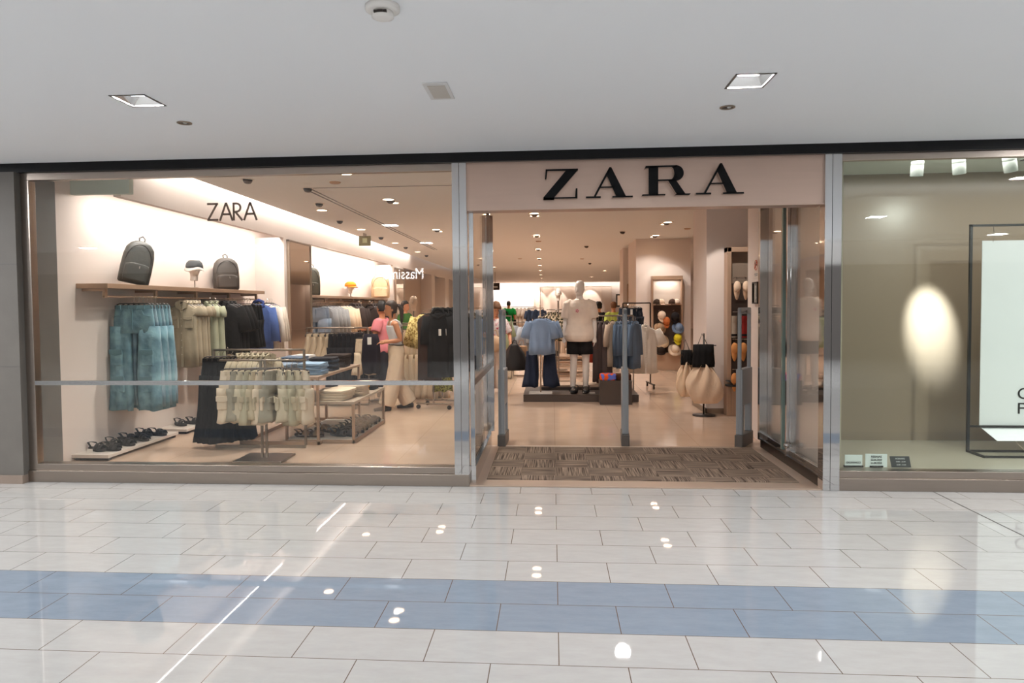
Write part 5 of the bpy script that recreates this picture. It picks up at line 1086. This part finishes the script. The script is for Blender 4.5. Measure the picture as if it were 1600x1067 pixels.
    def shoes(m, h=.055):
        for s in (-1, 1):
            an = L[s][1]; toe = J.get('toe', {}).get(s, (0, -1)); c = MB()
            c.tube([(an[0] - toe[0] * .07, an[1] - toe[1] * .07, h * .7), (an[0], an[1], h * .75), (an[0] + toe[0] * .11, an[1] + toe[1] * .11, h * .6), (an[0] + toe[0] * .20, an[1] + toe[1] * .20, h * .45)], [(.036, h * .68), (.044, h * .72), (.048, h * .58), (.034, h * .42)], 14)
            c.build('shoe', m, t, smooth=True)
    return t, cloth_torso, cloth_legs, hair, shoes, hp
ST = dict(ll=((.09, -.01, .48), (.095, .0, .085)), rl=((-.09, -.01, .48), (-.095, .0, .085)))
DOWN = dict(la=((.235, .03, 1.11), (.24, -.03, .86), (0, -.1, -1)), ra=((-.235, .03, 1.11), (-.24, -.03, .86), (0, -.1, -1)))
# woman in white: walking to the left, seen from behind her right side
J = dict(lean=(0, -.05), hyaw=8, hpitch=4, fem=1, la=((.19, -.10, 1.12), (.12, -.33, 1.10), (-.3, -1, -.1)), ra=((-.18, .0, 1.10), (-.17, -.20, 1.02), (0, -1, .1)), ll=((.09, -.16, .50), (.10, .0, .10)), rl=((-.085, .04, .48), (-.09, .33, .16)), toe={1: (0, -1), -1: (0, -1)})
J = dict(lean=(0, -.06), hyaw=-6, hpitch=6, fem=1, la=((.20, .02, 1.13), (.13, -.22, 1.10), (-.3, -1, -.1)), ra=((-.19, .01, 1.12), (-.16, -.22, 1.08), (.2, -1, .1)), ll=((.09, -.08, .48), (.09, -.20, .085)), rl=((-.085, .02, .48), (-.085, .22, .09)))
w, ct, cl, hr, sh, hp = person('woman_in_white', 'woman in a white sleeveless top and wide beige trousers walking left, dark ponytail', (-2.40, 4.35, 0), R(-62), SKIN(196, 134, 98), J, H=.945)
w.name = 'person'
o = ct('tank_top', fabric(226, 222, 220, .05), 1.02, 1.36, .010, 0); 
mbs = MB(); 
for s in (-1, 1): mbs.tube([(s * .085, -.115, 1.34), (s * .09, -.10, 1.41), (s * .092, -.04, 1.44), (s * .09, .02, 1.41), (s * .085, .06, 1.34)], [(.024, .008)] * 5, 8, up=(1, 0, 0))
mbs.build('top_strap', fabric(226, 222, 220, .05), w, smooth=True)
cl('trousers', fabric(222, 196, 168, .06), .05, .022, .085, 1.05, mid=.125)
MB().rings([[( (.158 + e) * math.cos(q), (.104 + e) * math.sin(q) - .006, z) for q in [2 * math.pi * k / 28 for k in range(28)]] for z, e in ((1.035, .012), (1.035, .018), (1.055, .018), (1.055, .012))]).build('belt', DARKM, w)
hr(mat('hair_dark', lin(62, 46, 38), .6), 'long'); sh(mat('shoe_dark', lin(58, 44, 38), .6))
bc = thing('handbag', 'black clothes and bag bundled over the arm of the woman in white', 'bag', (-2.76, 4.22, .66), R(20))
sackm = fabric(36, 30, 38); MB().shell([(.50, 0, .10, .05), (.40, 0, .13, .07), (.10, 0, .15, .07), (-.10, 0, .13, .05)], k=5, amp=.02).build('cloth', sackm, bc, smooth=True); tagcard(bc, -.03, .40, y=-.08, w=.03, h=.055)
# man in pink, behind her, reaching left
J = dict(lean=(-.06, -.04), hyaw=-30, hpitch=2, la=((.24, -.06, 1.12), (.12, -.28, 1.10), (-.3, -1, 0)), ra=((-.27, -.22, 1.28), (-.27, -.47, 1.25), (0, -1, 0)), **ST)
w, ct, cl, hr, sh, hp = person('person', 'man in a pink T-shirt reaching left over the rack, short black hair', (-2.80, 5.12, 0), R(-100), SKIN(186, 120, 84), J, face='m', H=.95)
ct('t_shirt', fabric(222, 132, 138, .07), .86, 1.44, .022, .62, 1.06); cl('trousers', fabric(50, 48, 56), .1); hr(mat('hair_black', lin(34, 28, 26), .6), 'short'); sh(mat('shoe_black', lin(36, 32, 30), .5))
MB().tube([(-.27 + .03 * math.cos(a), -.43, 1.255 + .03 * math.sin(a)) for a in [2 * math.pi * k / 12 for k in range(13)]], .006).build('watch', DARKM, w)
# woman with bags near the entrance
J = dict(lean=(0, -.03), hyaw=12, hpitch=22, fem=1, la=((.27, -.02, 1.13), (.28, -.16, .98), (.1, -.6, -.7)), ra=((-.21, -.02, 1.12), (-.03, -.24, 1.04), (1, -.4, 0)), **ST)
w, ct, cl, hr, sh, hp = person('person', 'short haired woman in a floral top holding a beige bag and black tote', (-1.04, 6.2, 0), R(8), SKIN(206, 144, 108), J, H=.93)
ct('blouse', spotted('floral_print', (232, 216, 212), (190, 60, 90), 16, .52, .6), .90, 1.44, .018, .85, 1.05); cl('trousers', fabric(226, 206, 190, .05), .10, .02, .04, 1.0, mid=.10); hr(mat('hair_brown', lin(112, 76, 50), .8, bump=.8, bscale=60), 'curly'); sh(mat('shoe_black', lin(36, 32, 30), .5))
t = thing('shoulder_bag', 'beige hand bag held against the chest of the woman in the floral top', 'bag', (-1.05, 5.90, .78), R(8)); MB().ell((0, 0, .13), .16, .07, .15, 18, 10).build('bag_body', fabric(214, 178, 144), t, smooth=True); MB().tube([(-.1, 0, .22), (-.06, .06, .36), (.06, .06, .36), (.1, 0, .22)], .01).build('strap', fabric(196, 160, 128), t, smooth=True)
t = thing('tote_bag', 'large black tote bag hanging from the hand of the woman in the floral top', 'bag', (-.69, 5.98, .44), R(4))
MB().rings([[(wx * math.copysign(abs(math.cos(q)) ** .7, math.cos(q)) + .02 * math.sin(3 * q + z * 9), .09 * math.sin(q) + .012 * math.sin(5 * q + 9 * z), z) for q in [2 * math.pi * k / 26 for k in range(26)]] for z, wx in ((0, .20), (.02, .25), (.12, .235), (.28, .17), (.42, .09), (.46, .05))]).build('bag_body', mat('tote_black', lin(38, 33, 32), .45), t, smooth=True)
for s in (-1, 1): MB().tube([(-.05, s * .02, .42), (-.02, s * .01, .52), (.03, s * .01, .52), (.05, s * .02, .42)], .009).build('handle', BLACK, t, smooth=True)
t = thing('paper_bag', 'tan paper bag hanging behind the black tote', 'bag', (-.60, 6.08, .50)); MB().box(-.07, .13, -.05, .05, 0, .36).build('bag_body', fabric(190, 150, 118), t, bevel=.01); MB().tube([(-.02, 0, .36), (0, 0, .46), (.06, 0, .46), (.08, 0, .36)], .005).build('handle', fabric(190, 150, 118), t)
# far people
J = dict(**ST, **DOWN)
w, ct, cl, hr, sh, hp = person('person', 'man in a bright green T-shirt seen from behind, strap across his back', (-1.78, 21.5, 0), R(176), SKIN(190, 120, 84), J, face=False, vox=.014, H=1.0)
ct('t_shirt', fabric(20, 120, 52, .06), .92, 1.45, .045, .7, 1.2); cl('shorts', fabric(60, 84, 120), .5, .045, .06); hr(mat('hair_black', lin(34, 28, 26), .6), 'short'); sh(mat('shoe_black', lin(36, 32, 30), .5))
MB().tube([(.14, .16, 1.42), (0, .21, 1.2), (-.2, .18, .95)], .02).build('strap', BLK, w); MB().box(-.30, -.18, -.05, .1, .75, 1.0).build('sling_bag', BLK, w, bevel=.02)
w, ct, cl, hr, sh, hp = person('person', 'man in a dark green shirt in profile, a solid figure standing in for a mirror reflection', (-3.52, 10.1, 0), R(70), SKIN(196, 132, 98), J, face='m', vox=.012, H=.97)  # solid figure placed instead of a reflection in the far mirror
ct('t_shirt', fabric(66, 108, 52, .08), .9, 1.45, .02, .6, 1.05); cl('trousers', fabric(70, 68, 72), .1); hr(mat('hair_black', lin(34, 28, 26), .6), 'short'); sh(mat('shoe_black', lin(36, 32, 30), .5))
w, ct, cl, hr, sh, hp = person('person', 'dark haired person in black standing right of the mannequin far back', (1.27, 13.2, 0), R(150), SKIN(206, 140, 106), J, face=False, vox=.014, H=.94)
ct('t_shirt', BLK, .9, 1.45, .02, .6, 1.05); cl('trousers', BLK, .1); hr(mat('hair_black', lin(34, 28, 26), .6), 'curly'); sh(mat('shoe_black', lin(36, 32, 30), .5))
w, ct, cl, hr, sh, hp = person('person', 'person in a lime green shirt far behind the denim shirts', (1.66, 13.0, 0), R(200), SKIN(206, 140, 106), J, face=False, vox=.014, H=.94)
ct('t_shirt', fabric(206, 226, 116, .05), .85, 1.45, .03, .8, 1.12); cl('trousers', fabric(70, 68, 72), .1); hr(mat('hair_brown', lin(112, 76, 50), .8), 'short'); sh(mat('shoe_black', lin(36, 32, 30), .5))

# ================================================================== MANNEQUIN
J = dict(hyaw=-14, hpitch=-2, la=((.225, .02, 1.11), (.235, -.06, .86), (0, -.15, -1)), ra=((-.225, .02, 1.11), (-.235, -.05, .86), (0, -.15, -1)), ll=((.095, -.01, .49), (.09, .0, .085)), rl=((-.095, -.02, .49), (-.11, -.03, .085)), curl=.35)
w, ct, cl, hr, sh, hp = person('mannequin', 'white mannequin in a cream T-shirt and black shorts standing on the dark platform', (.43, 5.45, .12), R(-8), SKINW, J, face=False, cat='mannequin', H=1.06)
TS = fabric(226, 208, 192, .04)
ct('t_shirt', TS, .80, 1.455, .024, .80, 1.12, .11); cl('shorts', BLK, .60, .006, .035, .96)
mb = MB(); [mb.ell((-.0 + .018 * math.cos(a) - .02, -.172, 1.28 + .018 * math.sin(a)), .010, .004, .010, 8, 5) for a in [2 * math.pi * k / 5 for k in range(5)]]; mb.build('print', mat('print_pink', lin(196, 96, 116), .8), w, smooth=True)
MB().rings([[(.045 * math.cos(q) * e, .045 * math.sin(q) * e, z) for q in [2 * math.pi * k / 20 for k in range(20)]] for z, e in ((1.448, 2.0), (1.466, 1.5), (1.462, 1.35))], cap=False).build('collar', TS, w, smooth=True)
row([SD], [(.33, 5.36, .122, R(-12)), (.525, 5.39, .122, R(-4))], '%s black strap sandal from the left on the feet of the mannequin', 'sandals of the mannequin')
for o in bpy.data.objects:
    if o.get('group') == 'sandals of the mannequin': o.scale = (1.3, 1.12, 1.35)
